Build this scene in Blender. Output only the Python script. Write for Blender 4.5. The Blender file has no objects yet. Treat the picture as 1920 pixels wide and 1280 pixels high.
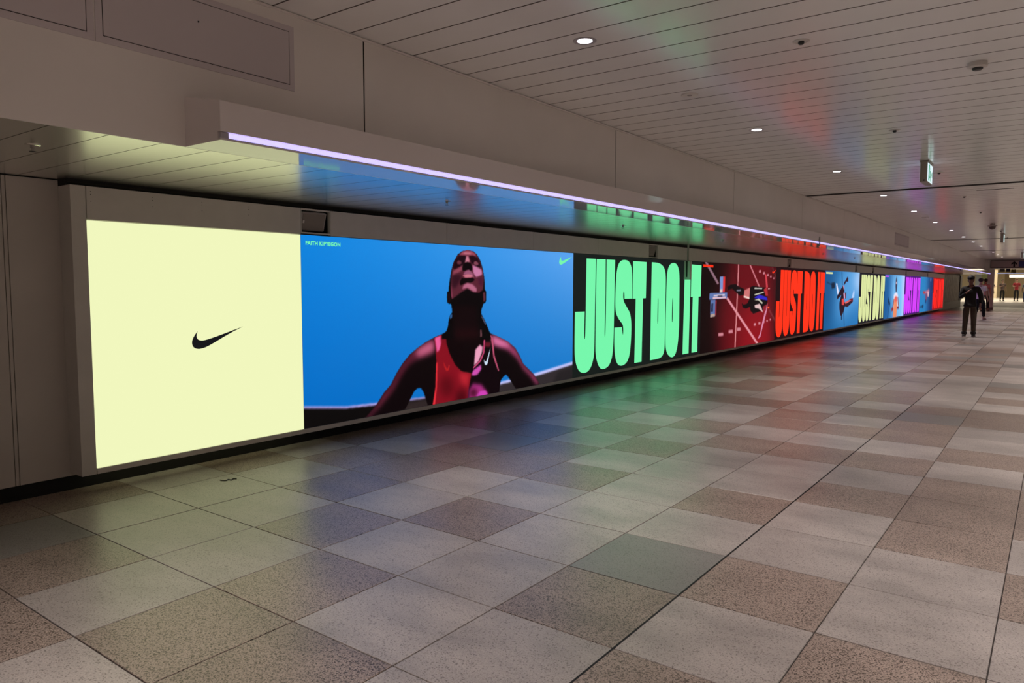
import bpy, bmesh, math, random
import numpy as np
from mathutils import Vector, Matrix, Euler

# ------------------------------------------------------------------ camera, light, exposure
sc = bpy.context.scene
C = sc.collection
sc.view_settings.view_transform = 'Standard'
sc.view_settings.look = 'None'
sc.view_settings.exposure = 0.0
sc.view_settings.gamma = 1.0
sc.view_settings.use_curve_mapping = False
sc.cycles.use_denoising = True
sc.cycles.sample_clamp_indirect = 4.0
sc.cycles.max_bounces = 8
sc.cycles.diffuse_bounces = 5

EYE = 1.43
cam_data = bpy.data.cameras.new('camera')
cam_data.sensor_width = 36.0
cam_data.lens = 36.0 * 1371.457 / 1920.0
cam_data.clip_end = 400.0
cam = bpy.data.objects.new('camera', cam_data)
C.objects.link(cam)
yaw, pitch, roll = 0.639979697, 0.0777563, 0.00298062
fwd = Vector((-math.sin(yaw) * math.cos(pitch), math.cos(yaw) * math.cos(pitch), -math.sin(pitch)))
rgt = Vector((math.cos(yaw), math.sin(yaw), 0.0))
upv = rgt.cross(fwd)
rgt2 = math.cos(roll) * rgt + math.sin(roll) * upv
up2 = -math.sin(roll) * rgt + math.cos(roll) * upv
cam.matrix_world = Matrix(((rgt2.x, up2.x, -fwd.x, 0.0), (rgt2.y, up2.y, -fwd.y, 0.0),
                           (rgt2.z, up2.z, -fwd.z, EYE), (0, 0, 0, 1)))
sc.camera = cam

world = bpy.data.worlds.new('world')
world.use_nodes = True
world.node_tree.nodes['Background'].inputs[0].default_value = (0.9, 0.85, 0.8, 1)
world.node_tree.nodes['Background'].inputs[1].default_value = 0.02
sc.world = world

LAMP_POWER = 228.0           # each recessed downlight
LAMP_COLOUR = (1.0, 0.915, 0.875)
HALL_POWER = 420.0

def hall_area(name, x, y, z, sx, sy, power, col):
    d = bpy.data.lights.new(name, 'AREA')
    d.shape = 'RECTANGLE'; d.size = sx; d.size_y = sy; d.energy = power; d.color = col
    o = bpy.data.objects.new(name, d); C.objects.link(o); o.location = (x, y, z)
    return o
hall_area('hall_light', -4.0, 80.0, 3.05, 12.0, 20.0, HALL_POWER * 3, (1.0, 0.88, 0.68))

# ------------------------------------------------------------------ helpers
PI = math.pi
def lin(c):
    return tuple(((v / 255.0) / 12.92 if v / 255.0 <= 0.04045 else ((v / 255.0 + 0.055) / 1.055) ** 2.4) for v in c)

def mat(name, base, rough=0.5, spec=0.5, metal=0.0, noise=0.0, nscale=8.0, coat=0.0, emis=None, estr=1.0):
    m = bpy.data.materials.new(name); m.use_nodes = True
    nt = m.node_tree; b = nt.nodes['Principled BSDF']
    b.inputs['Base Color'].default_value = (*base, 1)
    b.inputs['Roughness'].default_value = rough
    b.inputs['Specular IOR Level'].default_value = spec
    b.inputs['Metallic'].default_value = metal
    b.inputs['Coat Weight'].default_value = coat
    if emis is not None:
        b.inputs['Emission Color'].default_value = (*emis, 1)
        b.inputs['Emission Strength'].default_value = estr
    if noise > 0:
        geo = nt.nodes.new('ShaderNodeNewGeometry')
        n = nt.nodes.new('ShaderNodeTexNoise'); n.inputs['Scale'].default_value = nscale
        n.inputs['Detail'].default_value = 4
        nt.links.new(geo.outputs['Position'], n.inputs['Vector'])
        r = nt.nodes.new('ShaderNodeMapRange')
        r.inputs['From Min'].default_value = 0.3; r.inputs['From Max'].default_value = 0.7
        r.inputs['To Min'].default_value = 1 - noise; r.inputs['To Max'].default_value = 1 + noise
        nt.links.new(n.outputs['Fac'], r.inputs['Value'])
        mx = nt.nodes.new('ShaderNodeVectorMath'); mx.operation = 'SCALE'
        mx.inputs[0].default_value = base
        nt.links.new(r.outputs['Result'], mx.inputs['Scale'])
        nt.links.new(mx.outputs['Vector'], b.inputs['Base Color'])
    return m

def glow(name, rgb255, strength=1.0, rough=0.45):
    return mat(name, (0.006, 0.006, 0.006), 0.6, 0.12, emis=lin(rgb255), estr=strength)

def tag(o, label=None, cat=None, group=None, kind=None):
    if label: o['label'] = label
    if cat: o['category'] = cat
    if group: o['group'] = group
    if kind: o['kind'] = kind
    return o

def link(name, me, m=None, parent=None, loc=None):
    if m is not None:
        ms = m if isinstance(m, (list, tuple)) else [m]
        if not me.materials:
            for q in ms: me.materials.append(q)
    o = bpy.data.objects.new(name, me); C.objects.link(o)
    if parent is not None: o.parent = parent
    if loc is not None: o.location = loc
    return o

def empty(name, loc=(0, 0, 0), rz=0.0):
    o = bpy.data.objects.new(name, None); C.objects.link(o)
    o.location = loc; o.rotation_euler = (0, 0, rz); o.empty_display_size = 0.1
    return o

def copy_tree(o, parent=None):
    c = o.copy(); C.objects.link(c)
    if parent is not None: c.parent = parent
    for ch in list(o.children): copy_tree(ch, c)
    return c

class MB:
    """collects simple solids and links them as one mesh object"""
    def __init__(self): self.bm = bmesh.new()
    def box(self, x0, x1, y0, y1, z0, z1, bev=0.0):
        vs = [self.bm.verts.new(p) for p in ((x0,y0,z0),(x1,y0,z0),(x1,y1,z0),(x0,y1,z0),(x0,y0,z1),(x1,y0,z1),(x1,y1,z1),(x0,y1,z1))]
        fs = [self.bm.faces.new([vs[i] for i in f]) for f in ((0,3,2,1),(4,5,6,7),(0,1,5,4),(1,2,6,5),(2,3,7,6),(3,0,4,7))]
        if bev > 0:
            es = list({e for f in fs for e in f.edges})
            bmesh.ops.bevel(self.bm, geom=es, offset=bev, segments=1, affect='EDGES', profile=0.5)
        return self
    def cyl(self, c, r0, r1, h, n=24, axis='Z'):
        m = Matrix.Translation(c)
        if axis == 'X': m = m @ Matrix.Rotation(PI/2, 4, 'Y')
        if axis == 'Y': m = m @ Matrix.Rotation(-PI/2, 4, 'X')
        bmesh.ops.create_cone(self.bm, cap_ends=True, segments=n, radius1=r0, radius2=r1, depth=h, matrix=m)
        return self
    def sph(self, c, r, s=(1,1,1), n=16):
        m = Matrix.Translation(c) @ Matrix.Diagonal((*s, 1))
        bmesh.ops.create_uvsphere(self.bm, u_segments=n, v_segments=max(6, n//2), radius=r, matrix=m)
        return self
    def prism(self, pts, a, b, axis='X'):
        """closed outline extruded from a to b along axis; outline in the two other axes"""
        def P(p, t):
            return (t, p[0], p[1]) if axis == 'X' else ((p[0], t, p[1]) if axis == 'Y' else (p[0], p[1], t))
        lo = [self.bm.verts.new(P(p, a)) for p in pts]; hi = [self.bm.verts.new(P(p, b)) for p in pts]
        n = len(pts)
        for i in range(n): self.bm.faces.new((lo[i], lo[(i+1) % n], hi[(i+1) % n], hi[i]))
        self.bm.faces.new(lo[::-1]); self.bm.faces.new(hi)
        return self
    def lathe(self, prof, c=(0,0,0), n=28):
        rings = []
        for r, z in prof:
            rings.append([self.bm.verts.new((c[0]+r*math.cos(2*PI*k/n), c[1]+r*math.sin(2*PI*k/n), c[2]+z)) for k in range(n)])
        for a, b in zip(rings, rings[1:]):
            for k in range(n): self.bm.faces.new((a[k], a[(k+1) % n], b[(k+1) % n], b[k]))
        self.bm.faces.new(rings[0][::-1]); self.bm.faces.new(rings[-1])
        return self
    def mesh(self, name, smooth=False):
        bmesh.ops.recalc_face_normals(self.bm, faces=self.bm.faces)
        me = bpy.data.meshes.new(name); self.bm.to_mesh(me); self.bm.free()
        if smooth:
            for p in me.polygons: p.use_smooth = True
        return me
    def build(self, name, m, parent=None, loc=None, smooth=False):
        return link(name, self.mesh(name, smooth), m, parent, loc)

def box_obj(name, m, x0, x1, y0, y1, z0, z1, parent=None, bev=0.0):
    return MB().box(x0, x1, y0, y1, z0, z1, bev).build(name, m, parent)

# ------------------------------------------------------------------ measurements (metres)
X_WALL = -5.43        # left wall
X_SCR = -5.25         # face of the display wall
X_FAS = -3.598        # upper vertical band
X_BOX = -3.283        # front of the bulkhead that carries the light strip
Z_SOF = 2.125         # low ceiling above the display wall
Z_CEIL = 2.975        # high ceiling
X_RIGHT = 3.4
Y_BACK = -3.2
Y_END = 52.5
Y_SCR0, L_SCR = 4.0, 4.43
Z_S0, Z_S1 = 0.16, 1.853

# ------------------------------------------------------------------ materials
M = {}
M['fascia'] = mat('painted_steel_beige', (0.80, 0.755, 0.71), 0.30, 0.5, noise=0.03, nscale=2.0)
M['plank'] = mat('ceiling_plank_paint', (0.88, 0.865, 0.85), 0.17, 0.5, noise=0.03, nscale=1.5)
M['soffit'] = mat('soffit_plank_paint', (0.82, 0.79, 0.74), 0.24, 0.8, metal=0.85, noise=0.03, nscale=1.5)
M['bulk'] = mat('bulkhead_gloss_paint', (0.72, 0.66, 0.645), 0.07, 1.0)
M['frame'] = mat('display_frame_grey', (0.56, 0.53, 0.49), 0.45, 0.35, noise=0.03)
M['wall'] = mat('wall_panel_paint', (0.48, 0.44, 0.40), 0.45, 0.4, noise=0.04, nscale=2.5)
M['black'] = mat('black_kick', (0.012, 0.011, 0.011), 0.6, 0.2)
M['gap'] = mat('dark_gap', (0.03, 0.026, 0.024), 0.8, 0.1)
M['joint_shade'] = mat('joint_shade', (0.17, 0.145, 0.13), 0.7, 0.2)  # shade of the plank joints, put into a dark side colour
M['joint'] = mat('floor_joint', (0.055, 0.045, 0.042), 0.8, 0.2)
M['hatch'] = mat('hatch_paint', (0.62, 0.56, 0.57), 0.5, 0.4)
M['white_paint'] = mat('white_paint', (0.62, 0.58, 0.54), 0.4, 0.5)
M['grey_plastic'] = mat('grey_plastic', (0.32, 0.285, 0.265), 0.5, 0.4)
M['dark_plastic'] = mat('dark_plastic', (0.02, 0.018, 0.018), 0.35, 0.5)
M['steel'] = mat('brushed_steel', (0.42, 0.40, 0.38), 0.32, 0.5, metal=1.0, noise=0.1, nscale=30)
M['right'] = mat('right_wall_paint', (0.68, 0.61, 0.57), 0.5, 0.4)

def granite(name, light, dark, fleck, amount, mottle):
    """speckled granite: fine grains of three tones, a cloudy wear pattern, small change from stone to stone"""
    m = bpy.data.materials.new(name); m.use_nodes = True
    nt = m.node_tree; N = nt.nodes; L = nt.links; b = N['Principled BSDF']
    geo = N.new('ShaderNodeNewGeometry')
    n1 = N.new('ShaderNodeTexNoise'); n1.inputs['Scale'].default_value = 150; n1.inputs['Detail'].default_value = 3
    L.new(geo.outputs['Position'], n1.inputs['Vector'])
    cr = N.new('ShaderNodeValToRGB')
    e = cr.color_ramp.elements
    e[0].position = 0.36; e[0].color = (*dark, 1); e[1].position = 0.62; e[1].color = (*light, 1)
    L.new(n1.outputs['Fac'], cr.inputs['Fac'])
    v = N.new('ShaderNodeTexVoronoi'); v.inputs['Scale'].default_value = 210
    L.new(geo.outputs['Position'], v.inputs['Vector'])
    sep = N.new('ShaderNodeSeparateColor'); L.new(v.outputs['Color'], sep.inputs['Color'])
    gt = N.new('ShaderNodeMath'); gt.operation = 'LESS_THAN'; gt.inputs[1].default_value = amount
    L.new(sep.outputs['Red'], gt.inputs[0])
    mx = N.new('ShaderNodeMix'); mx.data_type = 'RGBA'
    L.new(gt.outputs[0], mx.inputs['Factor']); L.new(cr.outputs['Color'], mx.inputs['A']); mx.inputs['B'].default_value = (*fleck, 1)
    n2 = N.new('ShaderNodeTexNoise'); n2.inputs['Scale'].default_value = 2.6; n2.inputs['Detail'].default_value = 5
    n2.inputs['Roughness'].default_value = 0.6
    mp = N.new('ShaderNodeMapping'); mp.inputs['Scale'].default_value = (0.6, 1.2, 1)
    L.new(geo.outputs['Position'], mp.inputs['Vector']); L.new(mp.outputs['Vector'], n2.inputs['Vector'])
    mr = N.new('ShaderNodeMapRange'); mr.inputs['From Min'].default_value = 0.36; mr.inputs['From Max'].default_value = 0.62
    mr.inputs['To Min'].default_value = 1 - mottle; mr.inputs['To Max'].default_value = 1 + mottle * 0.5
    L.new(n2.outputs['Fac'], mr.inputs['Value'])
    oi = N.new('ShaderNodeObjectInfo')
    mr2 = N.new('ShaderNodeMapRange'); mr2.inputs['To Min'].default_value = 0.90; mr2.inputs['To Max'].default_value = 1.08
    L.new(oi.outputs['Random'], mr2.inputs['Value'])
    mu = N.new('ShaderNodeMath'); mu.operation = 'MULTIPLY'
    L.new(mr.outputs['Result'], mu.inputs[0]); L.new(mr2.outputs['Result'], mu.inputs[1])
    sv = N.new('ShaderNodeVectorMath'); sv.operation = 'SCALE'
    L.new(mx.outputs['Result'], sv.inputs[0]); L.new(mu.outputs[0], sv.inputs['Scale'])
    L.new(sv.outputs['Vector'], b.inputs['Base Color'])
    rr = N.new('ShaderNodeMapRange'); rr.inputs['To Min'].default_value = 0.29; rr.inputs['To Max'].default_value = 0.43
    L.new(n2.outputs['Fac'], rr.inputs['Value']); L.new(rr.outputs['Result'], b.inputs['Roughness'])
    b.inputs['Specular IOR Level'].default_value = 0.5
    bp_ = N.new('ShaderNodeBump'); bp_.inputs['Strength'].default_value = 0.12; bp_.inputs['Distance'].default_value = 0.002
    L.new(n1.outputs['Fac'], bp_.inputs['Height']); L.new(bp_.outputs['Normal'], b.inputs['Normal'])
    return m
M['stone_light'] = granite('granite_light', (0.44, 0.385, 0.355), (0.33, 0.29, 0.27), (0.20, 0.17, 0.155), 0.10, 0.20)
M['stone_brown'] = granite('granite_brown', (0.40, 0.31, 0.262), (0.215, 0.165, 0.14), (0.085, 0.062, 0.05), 0.24, 0.15)
M['stone_grey'] = granite('granite_grey', (0.27, 0.25, 0.235), (0.20, 0.185, 0.175), (0.13, 0.12, 0.11), 0.10, 0.10)

# ------------------------------------------------------------------ floor of granite tiles
TX, TY = 0.5995, 0.617
TX0, TY0 = -0.14, 1.858      # joint lines run through these
floor = box_obj('floor', M['joint'], X_WALL - 0.3, X_RIGHT, Y_BACK, 59.0, -0.12, -0.006)
tag(floor, 'corridor floor of light and brown granite tiles in a square grid', 'floor', kind='structure')

def tile_mesh(name, m, w, d):
    g = 0.0028
    return MB().box(g, w - g, g, d - g, -0.018, 0.0, 0.0015).mesh(name), m
tile_kinds = {}
for k in ('stone_light', 'stone_brown', 'stone_grey'):
    me, m = tile_mesh('tile', M[k], TX, TY); me.materials.append(m); tile_kinds[k] = me
# stones read off the photograph near the camera: (column, row); column 0 starts left of x = -0.14 and counts to the left
BROWN = {(0,1),(0,4),(0,5),(0,6),(0,8),(0,0),(1,2),(1,0),(1,5),(1,7),(2,1),(2,4),(-1,3),(4,0),(4,2),(5,1),(6,2),(3,-1),(4,-1),(6,-1),
         (8,0),(7,3),(4,4),(4,6),(5,-2),(6,-2),(8,-1),(3,7),(2,7),(5,5),(1,9),(1,10),(2,9),(3,9),(8,4),(6,4),(5,7),(7,6),(2,-2),(0,-1),
         (4,8),(3,10),(2,11),(1,12),(0,11),(0,12),(-1,6),(-1,9)}
GREY = {(2,2),(1,11),(7,-1),(8,-2),(7,-2)}
LIGHT = {(0,2),(0,3),(0,7),(1,1),(1,3),(1,4),(1,6),(1,8),(2,0),(2,3),(2,5),(3,0),(3,1),(3,2),(3,3),(3,4),(3,5),(4,1),(4,3),(5,0),(5,2),(5,3),
         (6,0),(6,1),(7,0),(7,1),(8,1),(5,-1),(-1,2),(-1,4),(2,6),(3,6),(2,8),(4,5),(-1,0),(-1,1),(2,-1),(1,-1),(0,9),(0,10)}
rnd = random.Random(11)
def stone_of(c, j):
    if (c, j) in BROWN: return 'stone_brown'
    if (c, j) in GREY: return 'stone_grey'
    if (c, j) in LIGHT: return 'stone_light'
    r = rnd.random()
    return 'stone_brown' if r < 0.36 else ('stone_grey' if r < 0.42 else 'stone_light')
cells = []
for j in range(-8, 93):
    for c in range(-6, 9):
        x0 = TX0 - TX * (c + 1); y0 = TY0 + TY * j
        if y0 + TY > 59.0: continue
        k = stone_of(c, j)
        p = Vector((x0 + TX/2, y0 + TY/2, -EYE))
        dz = p.dot(fwd); seen = False; area = 0
        if dz > 0.2:
            px = 1371.46 * p.dot(rgt2) / dz; py = -1371.46 * p.dot(up2) / dz
            seen = abs(px) < 1050 and py < 760
            area = 1.0 / (dz ** 3)
        cells.append((-(area if seen else area * 1e-6), x0, y0, k, c))
cells.sort(key=lambda t: t[0])
far = MB()
far_k = []
for n, (a, x0, y0, k, c) in enumerate(cells):
    if n < 298 and c < 8:
        link('tile', tile_kinds[k], None, floor, (x0, y0, rnd.uniform(-0.0007, 0.0005)))
    else:
        g = 0.0028
        xa = max(x0, X_WALL - 0.02) + g; xb = x0 + TX - g
        far.box(xa, xb, y0 + g, y0 + TY - g, -0.018, 0.0)
        far_k += [('stone_light', 'stone_brown', 'stone_grey').index(k)] * 6
fm = far.mesh('tile_field')
for k in ('stone_light', 'stone_brown', 'stone_grey'): fm.materials.append(M[k])
for p, k in zip(fm.polygons, far_k): p.material_index = k
tag(link('tile_field', fm, None, floor), kind='stuff')
# wider movement joint along the corridor
for xj in (TX0 - 2 * TX,):
    box_obj('movement_joint', M['black'], xj - 0.0045, xj + 0.0045, Y_BACK, 59.0, -0.01, 0.0008, floor)

# ------------------------------------------------------------------ left wall, kick board
wl = box_obj('wall_left', M['gap'], X_WALL - 0.25, X_WALL - 0.012, Y_BACK, 48.35, 0.0, Z_SOF + 0.02)
tag(wl, 'left corridor wall of tall plain panels behind the display frame', 'wall', kind='structure')
yy = Y_BACK
for y0, y1 in ((-3.2, -1.15), (-1.146, 0.30), (0.304, 1.837), (1.841, 1.862), (1.866, 2.30)):
    box_obj('wall_panel', M['wall'], X_WALL - 0.012, X_WALL, y0, y1, 0.098, 2.118, wl, 0.001)
bb = box_obj('baseboard_left', M['black'], X_WALL - 0.012, X_WALL - 0.004, Y_BACK, 48.4, 0.0, 0.096)
tag(bb, 'black recessed kick board along the foot of the left wall', 'baseboard', kind='structure')

# ------------------------------------------------------------------ display frame
fr = box_obj('trim_1', M['frame'], X_WALL - 0.004, X_SCR - 0.16, 2.175, 48.44, 0.12, 2.078)
tag(fr, 'grey metal frame that surrounds the row of advertising screens', 'frame', kind='structure')
box_obj('stile', M['frame'], X_WALL, X_SCR, 2.172, 2.268, 0.119, 2.079, fr, 0.0015)
box_obj('stile', M['frame'], X_WALL, X_SCR, 48.305, 48.45, 0.119, 2.079, fr, 0.0015)
UNIT_Y = [4.012, 10.692, 18.130, 25.45, 28.17, 35.1, 41.6]
edges = [2.271, 4.006, 4.326, 5.885, 7.49, 9.09]
y = 9.09
while y < 48.3:
    y += 1.603; edges.append(min(y, 48.303))
cuts = set(edges)
for uy in UNIT_Y: cuts |= {uy - 0.004, uy + 0.316}
cuts = sorted(cuts)
for a, b in zip(cuts, cuts[1:]):
    if b - a < 0.05: continue
    if any(uy - 0.01 < (a + b) / 2 < uy + 0.32 for uy in UNIT_Y): continue
    box_obj('header_panel', M['frame'], X_SCR - 0.03, X_SCR, a + 0.0015, b - 0.0015, 1.857, 2.0785, fr, 0.001)
y = 2.271
while y < 48.3:
    b = min(y + 1.6, 48.303)
    box_obj('sill_panel', M['frame'], X_SCR - 0.03, X_SCR + 0.002, y + 0.001, b - 0.001, 0.119, 0.157, fr, 0.001); y = b
sb = MB()
for y0 in (2.30, 2.72, 3.10, 3.5):
    for z0 in (2.025, 2.045, 1.98): sb.cyl((X_SCR, y0, z0), 0.0026, 0.0026, 0.003, 8, 'X')
tag(sb.build('screw_heads', M['gap'], fr), kind='stuff')
# dark gap between frame head and low ceiling
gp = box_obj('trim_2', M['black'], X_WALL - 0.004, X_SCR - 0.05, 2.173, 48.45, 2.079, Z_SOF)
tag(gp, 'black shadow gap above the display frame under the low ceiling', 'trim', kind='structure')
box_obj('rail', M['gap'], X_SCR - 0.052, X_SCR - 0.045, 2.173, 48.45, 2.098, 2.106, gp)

# ------------------------------------------------------------------ low ceiling above the screens
sof = box_obj('trim_3', M['gap'], X_WALL, X_FAS - 0.004, Y_BACK, Y_END, Z_SOF + 0.012, Z_SOF + 0.05)
tag(sof, 'low glossy plank ceiling above the advertising screens', 'ceiling', kind='structure')
def plank_mesh(name, length, w, crown, g, m, t=0.012):
    n = 4; bm = bmesh.new(); lo = []
    for k in range(n + 1):
        u = k / n; y = g / 2 + u * (w - g)
        z = -crown * (1 - (2*u - 1) ** 2)
        lo.append((bm.verts.new((0, y, z)), bm.verts.new((length, y, z))))
    for a, b in zip(lo, lo[1:]):
        f = bm.faces.new((a[0], b[0], b[1], a[1])); f.smooth = True
    ta = (bm.verts.new((0, g/2, t)), bm.verts.new((length, g/2, t))); tb = (bm.verts.new((0, w - g/2, t)), bm.verts.new((length, w - g/2, t)))
    ea = [bm.verts.new(v.co) for v in lo[0]]; eb = [bm.verts.new(v.co) for v in lo[-1]]      # sides keep their own corners: crisp edges
    bm.faces.new((ea[0], ea[1], ta[1], ta[0])); bm.faces.new((eb[1], eb[0], tb[0], tb[1]))
    me = bpy.data.meshes.new(name); bm.to_mesh(me); bm.free(); me.materials.append(m); me.materials.append(M['joint_shade'])
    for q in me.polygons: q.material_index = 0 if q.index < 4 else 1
    return me
SP = 0.2545
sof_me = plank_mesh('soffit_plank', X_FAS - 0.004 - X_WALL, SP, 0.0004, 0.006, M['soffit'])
SY0 = 1.421
nfar = []
k = int(math.floor((Y_BACK - SY0) / SP)) + 1
seg_verts, seg_faces = [], []
while SY0 + SP * (k + 1) < Y_END:
    yk = SY0 + SP * k
    if -0.5 < yk < 18.0:
        o = link('plank', sof_me, None, sof, (X_WALL, yk, Z_SOF)); o.rotation_euler.x = rnd.uniform(-0.0008, 0.0008)
    else: nfar.append((yk, rnd.uniform(-0.0008, 0.0008)))
    k += 1
def joined(name, me, placements, parent, x, z):
    vs, fs = [], []
    base_v = [v.co.copy() for v in me.vertices]; base_f = [tuple(p.vertices) for p in me.polygons]
    for yk, a in placements:
        o = len(vs); r = Matrix.Rotation(a, 3, 'X')
        vs += [tuple(Vector((x, yk, z)) + r @ v) for v in base_v]; fs += [tuple(i + o for i in f) for f in base_f]
    m2 = bpy.data.meshes.new(name); m2.from_pydata(vs, [], fs); m2.materials.append(me.materials[0]); m2.materials.append(M['joint_shade'])
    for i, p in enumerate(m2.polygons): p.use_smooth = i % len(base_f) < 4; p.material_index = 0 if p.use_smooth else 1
    m2.update()
    return tag(link(name, m2, None, parent), kind='stuff')
joined('plank_field', sof_me, nfar, sof, X_WALL, Z_SOF)

# ------------------------------------------------------------------ upright band between low and high ceiling
fas = box_obj('trim_4', M['gap'], X_FAS - 0.10, X_FAS - 0.004, Y_BACK, Y_END, Z_SOF + 0.055, Z_CEIL + 0.02)
tag(fas, 'beige upright band of long panels between low and high ceiling', 'fascia', kind='structure')
ys = [Y_BACK, -0.055, 3.252, 6.552, 9.871, 13.19, 16.25, 19.55, 22.85, 26.15, 29.45, 32.75, 36.05, 39.35, 42.65, 45.95, 49.25, Y_END]
for a, b in zip(ys, ys[1:]):
    box_obj('fascia_panel', M['fascia'], X_FAS - 0.012, X_FAS, a + 0.006, b - 0.006, Z_SOF - 0.001, Z_CEIL - 0.012, fas, 0.001)
box_obj('edge_trim', M['fascia'], X_FAS - 0.004, X_FAS + 0.014, Y_BACK, Y_END, Z_CEIL - 0.016, Z_CEIL - 0.004, fas)

# bulkhead with the strip light
bl = MB()
prof = [(X_FAS, Z_SOF - 0.001), (X_BOX, Z_SOF - 0.001), (X_BOX, Z_SOF + 0.008), (X_BOX - 0.03, Z_SOF + 0.008), (X_BOX - 0.03, Z_SOF + 0.040),
        (X_BOX, Z_SOF + 0.040), (X_BOX, 2.312), (X_FAS, 2.372)]
bl.prism(prof, 2.046, Y_END - 0.02, 'Y')
blo = bl.build('trim_5', M['bulk'])
tag(blo, 'long beige bulkhead box running under the upright band', 'bulkhead', kind='structure')
M['led_off'] = mat('strip_end_cap', (0.45, 0.42, 0.45), 0.4)
M['led'] = mat('strip_diffuser', (0.8, 0.8, 0.8), 0.5, emis=(0.60, 0.54, 1.35), estr=1.0)
st = empty('strip_light', (X_BOX - 0.012, 2.05, Z_SOF + 0.024))
tag(st, 'long thin lavender white strip light along the bulkhead edge', 'light')
def child_box(name, m, parent, x0, x1, y0, y1, z0, z1, bev=0.0):
    return box_obj(name, m, x0, x1, y0, y1, z0, z1, parent, bev)
child_box('housing', M['led_off'], st, -0.016, 0.004, 0.0, 50.3, -0.016, -0.0115)
child_box('end_cap', M['led_off'], st, -0.016, 0.004, 0.002, 0.045, -0.0115, 0.014)
LN = 15
for i in range(LN):
    a = 0.047 + i * (50.2 - 0.047) / LN; b = 0.047 + (i + 1) * (50.2 - 0.047) / LN
    child_box('diffuser', M['led'], st, -0.014, 0.006, a + 0.002, b - 0.002, -0.0115, 0.0125)

# ------------------------------------------------------------------ high ceiling
ce = box_obj('ceiling', M['joint_shade'], X_FAS - 0.1, X_RIGHT, Y_BACK, Y_END, Z_CEIL + 0.007, Z_CEIL + 0.08)
tag(ce, 'high corridor ceiling of wide beige planks running across', 'ceiling', kind='structure')
CP = 0.2768
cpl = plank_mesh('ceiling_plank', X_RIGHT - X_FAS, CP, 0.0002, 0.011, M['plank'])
CY0 = 2.578
far_pl = []
k = int(math.floor((Y_BACK - CY0) / CP)) + 1
while CY0 + CP * (k + 1) < Y_END:
    yk = CY0 + CP * k
    if any(s - 0.03 < yk + CP / 2 < s + 0.03 for s in ()): k += 1; continue
    if 1.5 < yk < 29.0:
        o = link('plank', cpl, None, ce, (X_FAS, yk, Z_CEIL)); o.rotation_euler.x = rnd.uniform(-0.0008, 0.0008)
    else: far_pl.append((yk, rnd.uniform(-0.0008, 0.0008)))
    k += 1
joined('plank_field', cpl, far_pl, ce, X_FAS, Z_CEIL)
for ysm, hw in ((13.36, 0.075), (28.8, 0.10), (38.2, 0.10)):
    child_box('shutter_slot', M['gap'], ce, X_FAS + 0.01, X_RIGHT, ysm - hw, ysm + hw, Z_CEIL - 0.006, Z_CEIL + 0.01)
child_box('service_slot', M['gap'], ce, -1.14, -0.64, 14.13, 14.155, Z_CEIL - 0.004, Z_CEIL + 0.01)

# ------------------------------------------------------------------ unseen closing walls
tag(box_obj('wall_right', M['right'], X_RIGHT, X_RIGHT + 0.1, Y_BACK, 59.0, 0.0, Z_CEIL + 0.05), 'plain beige right corridor wall outside the picture', 'wall', kind='structure')
tag(box_obj('wall_back', M['right'], X_WALL - 0.3, X_RIGHT, Y_BACK - 0.1, Y_BACK, 0.0, Z_CEIL + 0.05), 'plain beige wall closing the corridor behind the camera', 'wall', kind='structure')

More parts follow.
